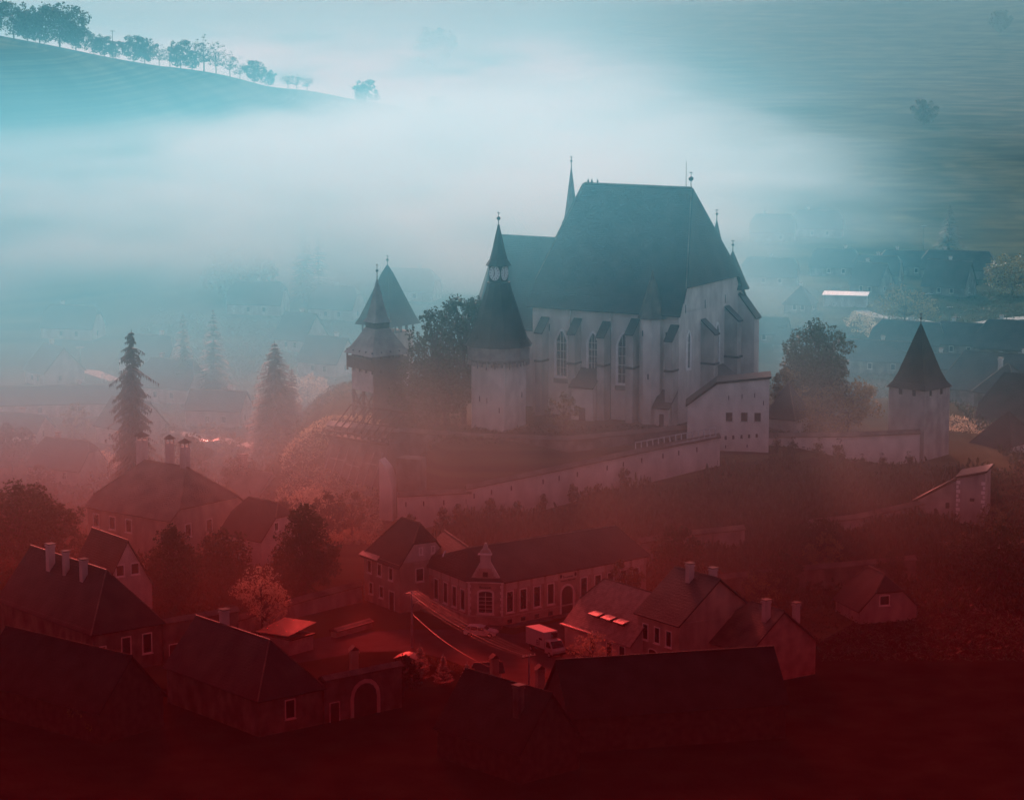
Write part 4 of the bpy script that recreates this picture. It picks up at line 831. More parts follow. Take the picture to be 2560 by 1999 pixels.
b = MB(); b.poly([(2.77, -.88, 1.33), (2.77, .88, 1.33), (2.15, .82, 2.12), (2.15, -.82, 2.12)]); b.build('windscreen', GLASS, tk, fix=False)
for v in b.v: pass
for s in (-1, 1): b = MB(); b.poly([(1.35, s * .99, 1.3), (2.55, s * .99, 1.3), (2.1, s * .99, 2.0), (1.35, s * .99, 2.0)]); b.build('side_window', GLASS, tk, fix=False)
bpy.data.objects['windscreen.001'].location = (.03, 0, .02)
b = MB(); b.box(1.0, 1.35, .1, .8, 2.35, 3.0); b.build('cooling_unit', IRON, tk)
b = MB(); b.box(-.2, .5, -1.07, -1.05, 2.0, 2.25); b.build('vent', IRON, tk)
b = MB()
for x0_, x1_, z0_, z1_ in ((-.75, -.68, 1.2, 1.9), (-.68, -.35, 1.83, 1.9), (-.68, -.35, 1.5, 1.57), (-.68, -.35, 1.2, 1.27), (-.42, -.35, 1.2, 1.9), (-.18, -.08, 1.2, 1.9)): b.box(x0_, x1_, -1.07, -1.05, z0_, z1_)
b.build('lettering', IRON, tk)
b = MB(); b.box(-3.3, 2.6, -.5, .5, .45, .8); b.build('chassis', IRON, tk)
for x in (-2.2, 2.1):
    for y in (-.9, .9): wheel(tk, x, y, .38, .26)
b = MB(); b.box(2.98, 3.08, -1.0, 1.0, .42, .68); b.build('bumper', IRON, tk)
for s in (-1, 1):
    b = MB(); b.box(2.93, 3.02, s * .75 - .15, s * .75 + .15, .78, .98); b.build('headlight', LAMPG, tk); b = MB(); b.box(2.2, 2.3, s * 1.12 - .1, s * 1.12 + .1, 1.35, 1.75); b.build('wing_mirror', IRON, tk)

# ================= poles and wires =================
def pole(name, label, p, h_, arm=0, r=.14, group=None, lamp=False, rz=0):
    t_ = thing(name, label, 'pole', p, rz, group); b = MB(); b.tube((0, 0, -1), (0, 0, h_), r, r * .7, 8); b.build('post', BOARD if r > .12 else WOOD, t_)
    if arm:
        b = MB(); b.box(-arm, arm, -.06, .06, h_ - .3, h_ - .16); b.build('crossarm', IRON, t_)
        for k in range(4): x = -arm + .15 + k * (2 * arm - .3) / 3; b = MB(); b.lathe(x, 0, [(.03, h_ - .16), (.07, h_ - .08), (.07, h_), (.03, h_ + .05)], 6); b.build('insulator', LAMPG, t_)
    if lamp:
        b = MB(); b.tube((0, 0, h_ - 2.4), (.35, 0, h_ - 1.7), .04, n=5); b.tube((.35, 0, h_ - 1.7), (.9, 0, h_ - 1.5), .04, n=5); b.build('lamp_arm', IRON, t_); b = MB(); b.lathe(1.0, 0, [(.05, h_ - 1.45), (.16, h_ - 1.5), (.1, h_ - 1.65), (.02, h_ - 1.68)], 8); b.build('lamp_head', LAMPG, t_)
    return t_
P1 = G(1030, 1618, 0); pole('utility_pole', 'concrete utility pole with lamp arm at the head of the overhead wires', P1, 7.6, 1.1, .17, lamp=True, rz=R(35))
P2 = G(1322, 1790, 0); pole('utility_pole', 'dark pole with crossarm where the wires come down near the lower chimneys', P2, 7.6, 1.0, .15, rz=R(35))
for i in range(5):
    a = P1 + Vector((math.cos(R(35)), math.sin(R(35)), 0)) * (-.95 + i * .48) + Vector((0, 0, 7.55)); c = P2 + Vector((math.cos(R(35)), math.sin(R(35)), 0)) * (-.95 + i * .48) + Vector((0, 0, 7.55))
    b = MB(); n = 16; sag = .55 + .13 * (4 - i)
    for k in range(n):
        t0, t1 = k / n, (k + 1) / n; b.tube(a.lerp(c, t0) - Vector((0, 0, 4 * sag * t0 * (1 - t0))), a.lerp(c, t1) - Vector((0, 0, 4 * sag * t1 * (1 - t1))), .013 if i != 1 else .024, n=4)
    tag(b.build('wire', METAL, fix=False), ['overhead wire, lowest of the parallel strands over the square', 'thick bright overhead wire, second of the strands over the square', 'overhead wire in the middle of the five parallel strands', 'overhead wire, fourth of the strands over the square', 'overhead wire, topmost of the parallel strands over the square'][i], 'wire', 'overhead wires across the square')
b = MB(); a = P1 + Vector((0, 0, 4.6)); c = G(1228, 1668, 4.3); n = 12
for k in range(n): t0, t1 = k / n, (k + 1) / n; b.tube(a.lerp(c, t0) - Vector((0, 0, 3 * t0 * (1 - t0))), a.lerp(c, t1) - Vector((0, 0, 3 * t1 * (1 - t1))), .024, n=4)
tag(b.build('wire', METAL, fix=False), 'single lower wire dropping from the lamp pole to the small chimney', 'wire')
for px, py, h_, r, lab, gr in ((2307, 655, 11, .12, 'tall bare pole standing against the hazy right-hand hill', 1), (2373, 838, 7.5, .12, 'utility pole beside the pale gravel road', 1), (2393, 838, 5.0, .1, 'shorter pole just right of the roadside utility pole', 1), (202, 945, 7.5, .12, 'thin pole in the misty left-hand village', 1), (292, 370 + 215, 9, .12, 'faint pole in the white fog above the left-hand village', 1)):
    p = G(px, py, 0); pole('utility_pole', lab, (p.x, p.y, hgt(p.x, p.y)), h_, .8, r, 'village poles')

# ================= village houses in the haze =================
VH = [  # px, py of base corner, theta, length, width, wall, rise, ends, side, label
 (2347, 888, 28, 17, 9, 2.6, 4.4, .5, 'broad dark hipped roof standing behind the square tower roof'),
 (2290, 945, 20, 17, 9, 3.0, 3.6, 1, 'long low roof left of the square tower'),
 (2465, 895, 30, 14, 9, 3.0, 4.2, .6, 'dark half-hipped house with pale gable by the gravel road'),
 (2600, 910, 25, 15, 10, 3.2, 5.6, .5, 'black steep roof with ridge knob at the right frame edge'),
 (2440, 960, 15, 16, 7, 2.6, 2.6, 1, 'long low barn with white gable post right of the square tower'),
 (2610, 1035, 30, 22, 11, 4.0, 6.8, .2, 'huge dark hipped roof at the right edge above the white-windowed house'),
 (2540, 1120, 38, 9, 9, 4.6, 4.6, 0, 'dark pyramid-roofed house with white windows right of the square tower'),
 (2026, 785, 20, 7, 7, 2.8, 3.8, 0, 'hazy pyramid roof left of the flat white shed'),
 (1990, 720, 12, 15, 8, 3, 4.5, .6, 'pale hazy long roof right beside the church turrets'),
 (2145, 690, 14, 14, 8, 3, 4.5, .4, 'hazy hipped roof, second from the church in the misty row'),
 (2245, 715, 18, 13, 8, 3, 4.5, .6, 'hazy half-hipped roof, third from the church in the misty row'),
 (2195, 745, 40, 9, 8, 3, 5.2, 1, 'hazy steep gable behind the flat white shed'),
 (2410, 745, 30, 12, 9, 3, 6.2, 1, 'dark steep gable behind the bare-limbed tree'),
 (2330, 690, 14, 15, 8, 3, 3.8, .5, 'dim low roof behind the crown of the bare-limbed tree'),
 (2480, 700, 16, 20, 9, 3, 4.6, .5, 'dim long roof right of the tall bare pole'),
 (2105, 600, 10, 16, 9, 3.5, 5.0, .5, 'very faint roof high in the haze right of the church'),
 (1985, 610, 10, 14, 9, 3.5, 5.0, .5, 'very faint roof nearest the church ridge in the haze'),
 (2080, 890, 24, 14, 8, 2.6, 2.8, 1, 'low roof behind the big round tree'),
 (1960, 860, 16, 16, 8, 2.6, 3.2, 1, 'low misty roof close behind the west front of the church'),
]
for (px, py, th, L, W_, hw_, ri, fe, lab) in VH:
    p = G(px, py, 0); p.z = hgt(p.x, p.y); k = p.y
    house('village_house', lab, p, th, -L, 0, W_, hw_, ri, fe, fe, wm=STONE, wfm=GREYPL, group='houses of the right-hand village', chims=[(-L * (.3 + .4 * (px % 3) / 2), W_ * .55, hw_ + ri * .6, hw_ + ri + .9, .7)], wins=[('F', -L * .3, 1.0, .8, 1.1), ('F', -L * .6, 1.0, .8, 1.1), ('R', W_ * .4, 1.0, .8, 1.1)])
VL = [
 (110, 960, 50, 8, 10, 3.2, 5.0, 1, 'misty dark gable house at the left frame edge'),
 (300, 1040, -8, 26, 8, 3.0, 2.8, 1, 'long low misty barn left of the tall ragged spruce'),
 (470, 1010, 25, 13, 9, 3.4, 5.0, .5, 'misty hipped house right of the tall ragged spruce'),
 (600, 1070, 12, 11, 8, 3.6, 3.0, 1, 'small white house with two windows and shining verges left of the dense spruce'),
 (200, 1215, 28, 11, 8, 3.0, 4.2, .6, 'dark roofed house in front of the pond light, left of the manor'),
 (330, 1120, 40, 10, 9, 3.6, 4.6, 1, 'misty gable house directly left of the ragged spruce foot'),
 (420, 930, 20, 12, 8, 3.2, 4.6, .5, 'faint roof between the two misty spruces and the ragged spruce'),
 (230, 860, 15, 13, 8, 3.2, 4.6, .6, 'faint roof high left in the mist'),
 (840, 950, 30, 10, 9, 3.2, 4.8, 1, 'faint gable house just left of the timber tower'),
 (760, 880, 35, 9, 9, 3.2, 5.4, 1, 'faint steep gable left of the timber tower roofs'),
 (880, 800, 20, 12, 9, 3.2, 5.0, .6, 'pale ghost of a roof behind the timber tower spires'),
 (1080, 760, 15, 16, 9, 3.2, 5.0, .4, 'pale ghost of a long roof between pyramid tower and clock tower'),
 (700, 790, 12, 14, 9, 3.2, 5.0, .6, 'ghostly roof in fog right of the twin far spruces'),
 (90, 1110, 20, 16, 7, 2.4, 2.6, 1, 'long low shed with bright eave at the left frame edge'),
]
for (px, py, th, L, W_, hw_, ri, fe, lab) in VL:
    p = G(px, py, 0); p.z = hgt(p.x, p.y)
    house('village_house', lab, p, th, -L, 0, W_, hw_, ri, fe, fe, wm=GREYPL, wfm=GREYPL, group='houses of the left-hand village', chims=[(-L * (.3 + .4 * (px % 3) / 2), W_ * .55, hw_ + ri * .6, hw_ + ri + .9, .7)], wins=[('F', -L * .3, 1.0, .8, 1.1), ('F', -L * .6, 1.0, .8, 1.1), ('R', W_ * .4, 1.0, .8, 1.1)])
p = G(2165, 772, 0); b_ = thing('flat_shed', 'long shed with flat white sheet roof in the right-hand village', 'shed', (p.x, p.y, hgt(p.x, p.y)), -R(12)); b = MB(); b.box(-11, 0, 0, 5, -1, 3); b.build('wall', GREYPL, b_); b = MB(); b.prism([(-11.4, -.5, 3.0), (.4, -.5, 3.0), (.4, -.5, 3.15), (-11.4, -.5, 3.15)], (0, 6, .35)); b.build('sheet_roof', TARP, b_)
for px, py, L, W_, lab in ((515, 1103, 6, 3, 'bright white sheeting lying on the grass left of the dense spruce'), (205, 1028, 9, 1.5, 'bright strip of sheeting on the roof edge at the left'), (2345, 1400, 3.2, 1.3, 'crumpled pale tarpaulin catching light in the dark right-hand yards'), (2322, 740, 3, 1.6, 'small bright sheet glinting beside the bare-limbed tree'), (250, 962, 3, 1.2, 'tiny bright sheet in the misty left-hand village')):
    p = G(px, py, 0); r = random.Random(px); b = MB(); n = 7; h_ = hgt(p.x, p.y)
    g_ = [[(L * (i / n - .5) + r.uniform(-.1, .1), W_ * (j / 3 - .5) + r.uniform(-.15, .15), .12 + r.uniform(0, .28)) for i in range(n + 1)] for j in range(4)]
    for j in range(3):
        for i in range(n): b.poly([g_[j][i], g_[j][i + 1], g_[j + 1][i + 1], g_[j + 1][i]])
    o = b.build('tarpaulin', TARP); o.location = (p.x, p.y, h_ + (.0 if py != 1028 else .5)); o.rotation_euler = (0, 0, R(8)); tag(o, lab, 'tarpaulin')

# ================= trees =================
def leaf_quads(mb, c, r, n, s, rg, flat=1.0):
    for _ in range(n):
        while True:
            v = Vector((rg.uniform(-1, 1), rg.uniform(-1, 1), rg.uniform(-1, 1)))
            if .05 < v.length <= 1: break
        p = c + Vector((v.x * r, v.y * r, v.z * r * flat)) * (v.length ** -.35)
        a = Vector((rg.gauss(0, 1), rg.gauss(0, 1), rg.gauss(0, 1))).normalized(); b = a.orthogonal().normalized(); b = (Matrix.Rotation(rg.uniform(0, 6.28), 3, a) @ b); d = a.cross(b)
        w_ = s * rg.uniform(.5, 1.2); q = w_ * rg.uniform(.5, .9)
        mb.poly([p + b * w_, p + d * q, p - b * w_, p - d * q])
def tree_mesh(h_, cr, seed, m, trunk_h=.3, clumps=60, per=40, leaf=.28, flat=.9, shape='round', tr=None, bark=BARK, clump_r=.2):
    rg = random.Random(seed); t = MB(); L = MB(); zc = h_ * (trunk_h + (1 - trunk_h) / 2); rz = h_ * (1 - trunk_h) / 2; tr = tr or h_ * .022
    pts = [Vector((0, 0, -1))]; 
    for i in range(1, 7): pts.append(Vector((rg.uniform(-.1, .1) * i * .4, rg.uniform(-.1, .1) * i * .4, h_ * .78 * i / 6)))
    for i in range(6): t.tube(pts[i], pts[i + 1], tr * (1 - i * .14), tr * (1 - (i + 1) * .14), 7)
    cl = []
    for k in range(clumps):
        while True:
            v = Vector((rg.uniform(-1, 1), rg.uniform(-1, 1), rg.uniform(-1, 1)))
            if v.length <= 1 and v.length > .35: break
        if shape == 'round': c = Vector((v.x * cr, v.y * cr, zc + v.z * rz))
        elif shape == 'tall': c = Vector((v.x * cr * (1 - .45 * max(0, v.z)), v.y * cr * (1 - .45 * max(0, v.z)), zc + v.z * rz))
        c += Vector((rg.gauss(0, .05) * cr, rg.gauss(0, .05) * cr, 0)); cl.append(c)
        s = pts[min(6, max(2, int(6 * (c.z * .72) / (h_ * .78))))]; mid = s.lerp(c, .55) + Vector((0, 0, -.04 * h_ * rg.random()))
        t.tube(s, mid, tr * .28, tr * .16, 4); t.tube(mid, c, tr * .16, tr * .05, 4)
        for _ in range(3):
            e = c + Vector((rg.gauss(0, 1), rg.gauss(0, 1), rg.gauss(.3, 1))) * cr * .14; t.tube(c, e, tr * .05, tr * .02, 3)
        leaf_quads(L, c, cr * clump_r * rg.uniform(.7, 1.4), per, leaf, rg, flat)
    return t.mesh('trunk', bark), L.mesh('crown', m)
def spruce_mesh(h_, rad, seed, m=None, whorls=30, ragged=0.0, per=8, droop=.35, prof=None, board=.3):
    rg = random.Random(seed); t = MB(); L = MB(); t.tube((0, 0, -1), (0, 0, h_), h_ * .014, .03, 7)
    for w_ in range(whorls):
        f = (w_ + rg.uniform(-.3, .3)) / whorls; f = max(0.02, min(.985, f)); z = h_ * (.06 + .94 * f)
        ln = rad * (interp(prof, f) if prof else (1 - f) ** .85 + .03)
        nb = max(4, int(per * (1 - f * .4)))
        for k in range(nb):
            if ragged and rg.random() < ragged * .45: continue
            a = rg.uniform(0, 6.283); l = ln * rg.uniform(.65, 1.12) * (1 + ragged * rg.uniform(-.5, .45))
            d = Vector((math.cos(a), math.sin(a), 0)); sd = Vector((-d.y, d.x, 0)); prev = Vector((0, 0, z)); steps = 5 + int(l * 1.2)
            for s in range(1, steps + 1):
                u = s / steps; p = Vector((0, 0, z)) + d * l * u + Vector((0, 0, l * (.12 * u - droop * u * u * 1.3 + .16 * u ** 4)))
                wd = l * board * (1 - u * .7) + board * .35
                L.poly([prev + sd * wd * .5, p + sd * wd * .35 + d * .1, p - sd * wd * .35 + d * .1, prev - sd * wd * .5])
                for q in range(2 + int(ragged * 3)):   # hanging twigs
                    c = prev.lerp(p, rg.random()) + sd * rg.uniform(-1, 1) * wd * .8; hl = rg.uniform(.25, .6) * (.6 + ragged * 1.1) * (.5 + l * .12); tw = rg.uniform(.08, .2)
                    e = c + Vector((rg.uniform(-.12, .12), rg.uniform(-.12, .12), -hl)) + sd * rg.uniform(-.25, .25)
                    L.poly([c - sd * tw, c + d * tw, c + sd * tw, e])
                prev = p
    L.tube((0, 0, h_ - .8), (0, 0, h_ + .3), .1, .02, 4)
    return t.mesh('trunk', BARK), L.mesh('crown', m or NEEDLE)
def plant(name, meshes, p, label, cat, s=1.0, rz=0, group=None, sz=None, z=None):
    t_ = thing(name, label, cat, (p.x, p.y, (hgt(p.x, p.y) if z is None else z) - .1), rz, group); t_.scale = (s, s, sz or s)
    for me in meshes:
        o = bpy.data.objects.new(me.name.split('.')[0], me); C.objects.link(o); o.parent = t_
    return t_
def by_px(px, base, z=0): p = G(px, base, z); return p

# -- near and middle trees, each with its own mesh
def solo(name, px, base, h_, cr, seed, m, label, z=0, **k): return plant(name, tree_mesh(h_, cr, seed, m, **k), G(px, base, z), label, 'tree', rz=seed, z=z)
def solospruce(px, base, h_, rad, seed, label, z=0, **k): return plant('spruce_tree', spruce_mesh(h_, rad, seed, **k), G(px, base, z), label, 'tree', rz=seed, z=z)
pz_ = G(338, 1267, 0); plant('spruce_tree', spruce_mesh(29.6, 3.7, 3, whorls=74, ragged=.8, per=13, droop=.55, board=.17, prof=[(0, 1.0), (.2, 1.15), (.4, .9), (.6, .95), (.66, .75), (.70, 1.0), (.76, .9), (.80, .32), (.84, .5), (.89, .5), (.92, .2), (.96, .3), (1, .06)]), pz_, 'tall ragged spruce with drooping broken branches standing above the manor roof', 'tree', rz=3)
solospruce(690, 1159, 22.2, 6.0, 4, 'dense broad spruce in the mist between village and bastion', whorls=60, per=22, board=.24, prof=[(0, 1), (.4, .8), (.75, .5), (.9, .26), (1, .04)])
solospruce(732, 1150, 17.0, 4.0, 14, 'smaller spruce leaning on the right side of the dense broad spruce', whorls=44, per=16, board=.2)
solospruce(536, 1000, 19.0, 4.4, 5, 'misty spruce, right one of the pair behind the ragged spruce', whorls=38, per=16)
solospruce(461, 1000, 18.0, 3.4, 6, 'misty slim spruce, left one of the pair behind the ragged spruce', whorls=40, per=16)
solospruce(760, 760, 24, 5.0, 7, 'pale far spruce, taller of the twins dissolving in the white fog', whorls=40, per=16)
solospruce(797, 765, 20, 4.8, 8, 'pale far spruce, smaller right twin dissolving in the white fog', whorls=30, per=9)
solospruce(2372, 640, 16, 6.0, 9, 'dim spruce poking up in the haze at far right', whorls=26, per=9)
solo('broadleaf_tree', 600, 760, 15, 9.5, 10, LEAFD, 'pale round ghost of a tree in the fog left of the twin far spruces', clumps=110, per=40, leaf=.5, trunk_h=.1)
solo('broadleaf_tree', 2042, 1068, 18.0, 5.9, 11, LEAFD, 'big dense round tree with glinting leaves right of the church', z=12, clumps=190, per=75, leaf=.24, trunk_h=.12, clump_r=.2)
solo('broadleaf_tree', 1965, 1082, 11.0, 3.6, 12, LEAFL, 'smaller tree squeezed between church and the big round tree', z=12, clumps=70, per=50, leaf=.22, trunk_h=.15)
solo('broadleaf_tree', 2120, 1088, 9.5, 5.0, 13, LEAFL, 'low wide tree with autumn leaves at the right foot of the big round tree', z=11.5, clumps=80, per=55, leaf=.22, trunk_h=.1)
solo('broadleaf_tree', 2010, 1092, 7.5, 4.6, 113, LEAFL, 'low sparkling shrub tree before the trunk of the big round tree', z=12, clumps=70, per=45, leaf=.2, trunk_h=.08)
solo('broadleaf_tree', 1092, 1066, 19.5, 4.6, 15, LEAFD, 'tall loose-crowned tree between pyramid tower and clock tower', z=14, clumps=130, per=48, leaf=.24, trunk_h=.12)
solo('broadleaf_tree', 1160, 1060, 22.0, 4.8, 16, LEAFD, 'tallest dark tree close behind the clock tower roof', z=14, clumps=150, per=55, leaf=.25, trunk_h=.12)
solo('broadleaf_tree', 1112, 1076, 12.0, 3.9, 17, LEAFD, 'dark bushy tree left of the clock tower foot', z=13.5, clumps=120, per=60, leaf=.22, trunk_h=.06)
solo('broadleaf_tree', 1045, 1078, 12.0, 4.4, 18, LEAFD, 'dark bushy tree right beside the timber tower', z=13.5, clumps=110, per=60, leaf=.22, trunk_h=.06)
solo('broadleaf_tree', 1410, 1095, 7.5, 2.7, 19, LEAFL, 'small light-tipped tree in front of the church choir wall', z=13.5, clumps=45, per=40, leaf=.16, trunk_h=.15)
solo('broadleaf_tree', 2262, 838, 12.0, 7.6, 20, LEAFL, 'open bare-limbed tree before the hazy right-hand village', clumps=95, per=24, leaf=.24, trunk_h=.2)
solo('broadleaf_tree', 700, 1168, 6.5, 3.4, 21, LEAFL, 'rounded bush tree at the top of the bright grassy bank', z=.5, clumps=60, per=45, leaf=.17, trunk_h=.1)
solo('broadleaf_tree', 655, 1590, 9.6, 3.7, 22, LEAFP, 'sunlit tree with visible limbs left of the garden wall', clumps=75, per=42, leaf=.14, trunk_h=.12)
solo('broadleaf_tree', 762, 1500, 13.5, 4.6, 23, LEAFD, 'tall dark conical tree left of the two-storey house', clumps=170, per=70, leaf=.2, trunk_h=.04, shape='tall')
solo('broadleaf_tree', 430, 1520, 12.0, 4.0, 24, LEAFD, 'dark round tree before the manor wall', clumps=150, per=65, leaf=.2, trunk_h=.06, shape='tall')
solo('broadleaf_tree', 560, 1480, 9.0, 4.0, 25, LEAFD, 'dark bushy tree between manor and sunlit tree', clumps=110, per=60, leaf=.2, trunk_h=.05)
solo('broadleaf_tree', 50, 1430, 14.0, 6.2, 26, LEAFD, 'dark clump tree at the left frame edge', clumps=170, per=65, leaf=.22, trunk_h=.05)
solo('broadleaf_tree', 140, 1440, 11.5, 4.6, 27, LEAFD, 'dark tree left of the manor roof', clumps=120, per=60, leaf=.22, trunk_h=.05)
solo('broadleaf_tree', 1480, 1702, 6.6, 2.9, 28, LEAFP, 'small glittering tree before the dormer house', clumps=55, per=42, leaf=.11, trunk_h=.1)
solo('broadleaf_tree', 1900, 1545, 6.5, 3.0, 29, LEAFL, 'small sparkling tree right of the tall balcony house', clumps=55, per=40, leaf=.13, trunk_h=.1)
solo('broadleaf_tree', 1390, 1755, 3.4, 2.0, 30, LEAFL, 'low bush below the truck', clumps=35, per=35, leaf=.12, trunk_h=.05)
solo('broadleaf_tree', 1010, 1740, 5.2, 2.2, 31, LEAFD, 'black round bush tree left of the little spruces', clumps=60, per=50, leaf=.15, trunk_h=.05)
solo('broadleaf_tree', 240, 1660 + 180, 5.0, 3.0, 32, LEAFL, 'dim leafy bush at the lower left corner of the street', clumps=50, per=40, leaf=.13, trunk_h=.05)
solo('broadleaf_tree', 530, 1120, 5, 2.8, 33, LEAFL, 'small bare tree near the bright sheeting', clumps=40, per=22, leaf=.15, trunk_h=.25)
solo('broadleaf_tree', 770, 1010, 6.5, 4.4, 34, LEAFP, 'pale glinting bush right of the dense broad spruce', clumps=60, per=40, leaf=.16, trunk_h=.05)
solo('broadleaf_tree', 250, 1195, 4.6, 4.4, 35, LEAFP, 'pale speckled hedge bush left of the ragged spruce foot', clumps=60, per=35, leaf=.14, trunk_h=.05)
solo('broadleaf_tree', 30, 1180, 9, 4.2, 36, LEAFD, 'misty tree at the left frame edge behind the dark clump tree', clumps=80, per=45, leaf=.22, trunk_h=.1)
solo('broadleaf_tree', 2530, 735, 10, 8, 37, LEAFL, 'dim broad thicket tree at the right frame edge', clumps=90, per=40, leaf=.3, trunk_h=.05)
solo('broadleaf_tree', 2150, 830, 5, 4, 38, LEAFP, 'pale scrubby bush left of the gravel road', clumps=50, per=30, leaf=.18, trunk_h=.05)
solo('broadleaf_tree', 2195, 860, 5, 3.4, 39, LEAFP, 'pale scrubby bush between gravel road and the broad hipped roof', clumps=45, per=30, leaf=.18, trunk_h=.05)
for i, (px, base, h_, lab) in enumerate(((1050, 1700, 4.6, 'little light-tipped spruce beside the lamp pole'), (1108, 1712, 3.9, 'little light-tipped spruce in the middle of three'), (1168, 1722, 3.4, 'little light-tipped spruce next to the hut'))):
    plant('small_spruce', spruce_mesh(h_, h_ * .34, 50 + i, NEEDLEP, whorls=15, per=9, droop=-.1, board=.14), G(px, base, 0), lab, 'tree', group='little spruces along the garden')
# -- trees on the ridge: three kinds, copied
KINDS_ = [tree_mesh(15, 8.5, 61, LEAFD, clumps=120, per=42, leaf=.42, trunk_h=.12), tree_mesh(9, 4.5, 62, LEAFD, clumps=60, per=40, leaf=.3, trunk_h=.12), tree_mesh(9, 4.2, 63, LEAFD, clumps=50, per=9, leaf=.24, trunk_h=.25)]
protos = [None, None, None]
RT = [ # px, Y, kind, scale, label
 (-30, 800, 0, .8, 'tree on the ridge cut by the left frame edge'), (35, 806, 1, 1.35, 'rounded tree just right of the frame edge on the ridge'), (70, 812, 1, 1.0, 'small dark tree between the first two big crowns of the ridge'),
 (100, 824, 1, 1.3, 'middle-sized tree touching the largest crown on the left'), (150, 838, 0, 1.02, 'largest crown of the ridge top'), (190, 850, 1, 1.0, 'tree tucked under the right side of the largest crown'),
 (235, 880, 1, .75, 'low bush tree right after the largest crown'), (262, 890, 1, .85, 'second low bush tree after the largest crown'), (290, 900, 1, .7, 'third low bush tree after the largest crown'),
 (335, 925, 1, 1.0, 'round tree left of the first gap on the ridge'), (362, 935, 1, .95, 'round tree right at the first gap on the ridge'), (398, 950, 2, .8, 'thin bare tree just after the first gap'),
 (425, 962, 2, .9, 'bare tree left of the tallest feathery one'), (452, 975, 1, 1.05, 'dense tree left of the tallest feathery one'), (480, 985, 1, .85, 'small dense tree hugging the feathery one'), (510, 995, 2, 1.5, 'tallest feathery bare tree of the ridge'), (540, 1005, 2, 1.1, 'bare tree right of the tallest feathery one'),
 (575, 1020, 2, .95, 'thin tree in the middle of the right-hand row'), (600, 1030, 2, .8, 'thin low tree before the paired round ones'), (635, 1045, 1, .95, 'left of the paired round trees on the lower ridge'), (670, 1060, 1, .75, 'right of the paired round trees on the lower ridge'),
 (720, 1085, 2, .8, 'first of three spindly trees after the second gap'), (742, 1095, 2, .75, 'second of three spindly trees after the second gap'), (768, 1105, 2, .7, 'third of three spindly trees after the second gap'),
 (895, 1190, 2, .85, 'feathery shrub tree on the falling end of the ridge'), (940, 1230, 2, .5, 'tiny tree on the falling end of the ridge')]
for i, (px, Y, k, s, lab) in enumerate(RT):
    x = (px - 1280) / FPX * Y * 1.0; best = x; 
    # stand it on the skyline of the ridge along this bearing
    by, bd = Y, -1e9
    for q in range(60):
        yy = Y - 90 + q * 3.5; xx = (px - 1280) / FPX * (yy * math.cos(R(PITCH)) + (H - hgt(x, yy)) * math.sin(R(PITCH))); e_ = (hgt(xx, yy) - H) / yy
        if e_ > bd: bd = e_; by = yy; best = xx
    p = Vector((best, by, 0))
    if protos[k] is None: protos[k] = plant('ridge_tree', KINDS_[k], p, lab, 'tree', s, i * 1.3, 'trees along the ridge')
    else:
        o = copy_tree(protos[k]); o.location = (p.x, p.y, hgt(p.x, p.y) - .1); o.scale = (s, s, s * (.9 + .2 * ((i * 37) % 7) / 7)); o.rotation_euler = (0, 0, i * 1.3); o['label'] = lab
    if i == 0: pass
FT = [(1085, 1900, 262, 1.8, 0, 'large pale tree floating in the far haze above the choir roof'), (1315, 1350, 285, .95, 1, 'small far tree above the fog, right of the large pale one'), (1330, 1352, 285, .8, 1, 'small tree touching the right side of the far one above the fog'), (1388, 1360, 285, .75, 1, 'small round far tree alone above the fog'), (540, 2600, 80, 2.3, 0, 'faint tree high on the far hillside'), (720, 2700, 92, 1.5, 0, 'very faint tree right of the faint hillside one'), (2310, 1500, 225, 1.6, 1, 'dim tree on the right-hand far slope'), (2500, 2100, 100, 2.0, 1, 'dim tree near the top right of the far slope'), (915, 1150, 320, 1.2, 1, 'fog-drowned tree below the falling end of the ridge'), (1090, 1250, 300, 1.0, 1, 'fog-drowned bush under the large pale tree')]
for i, (px, Y, py, s, k, lab) in enumerate(FT):
    p = G(px, py, Y=Y); o = copy_tree(protos[k]); o.location = (p.x, p.y, hgt(p.x, p.y)); o.scale = (s, s, s); o.rotation_euler = (0, 0, i * 2.1); o['label'] = lab; o['group'] = 'trees in the far haze'
# -- wild growth on the slopes (nobody could count it)
def growth(name, pts, n, m, label, cat, s, hmax, seed=5):
    rg = random.Random(seed); b = MB()
    for _ in range(n):
        a, c = pts[rg.randrange(len(pts))]; 
        x = rg.uniform(a[0], c[0]); y = rg.uniform(a[1], c[1]); z = hgt(x, y); q = (math.sin(x * .7) * math.cos(y * .6 + 1) + 1) * .5; hh = hmax * (.15 + q * rg.random())
        w_ = s * rg.uniform(.4, 1.1); an = rg.uniform(0, 3.14); d = Vector((math.cos(an), math.sin(an), 0)) * w_; bz = z + hh * rg.random(); tilt = Vector((rg.gauss(0, .3), rg.gauss(0, .3), 0))
        b.poly([Vector((x, y, bz)) - d, Vector((x, y, bz)) + d, Vector((x, y, bz + hh * .5 + .15)) + d * .4 + tilt, Vector((x, y, bz + hh * .5 + .1)) - d * .5 + tilt])
    return tag(b.build(name, m, fix=False), label, cat, kind='stuff')
growth('undergrowth', [((-12, 402), (75, 420)), ((-8, 405), (40, 421)), ((10, 412), (40, 427)), ((30, 408), (75, 432)), ((38, 420), (75, 434))], 75000, LEAFD, 'dark scrub covering the slope under the castle walls', 'undergrowth', .24, 2.4)
growth('grass', [((-38, 420), (-22, 462)), ((-33, 415), (-20, 440))], 15000, DRY, 'bright dry grass on the sunlit bank left of the bastion', 'grass', .12, .6, 6)
growth('grass', [((-20, 440), (66, 452))], 9000, LEAFD, 'dark grass on the terrace before the church', 'grass', .16, .5, 8)
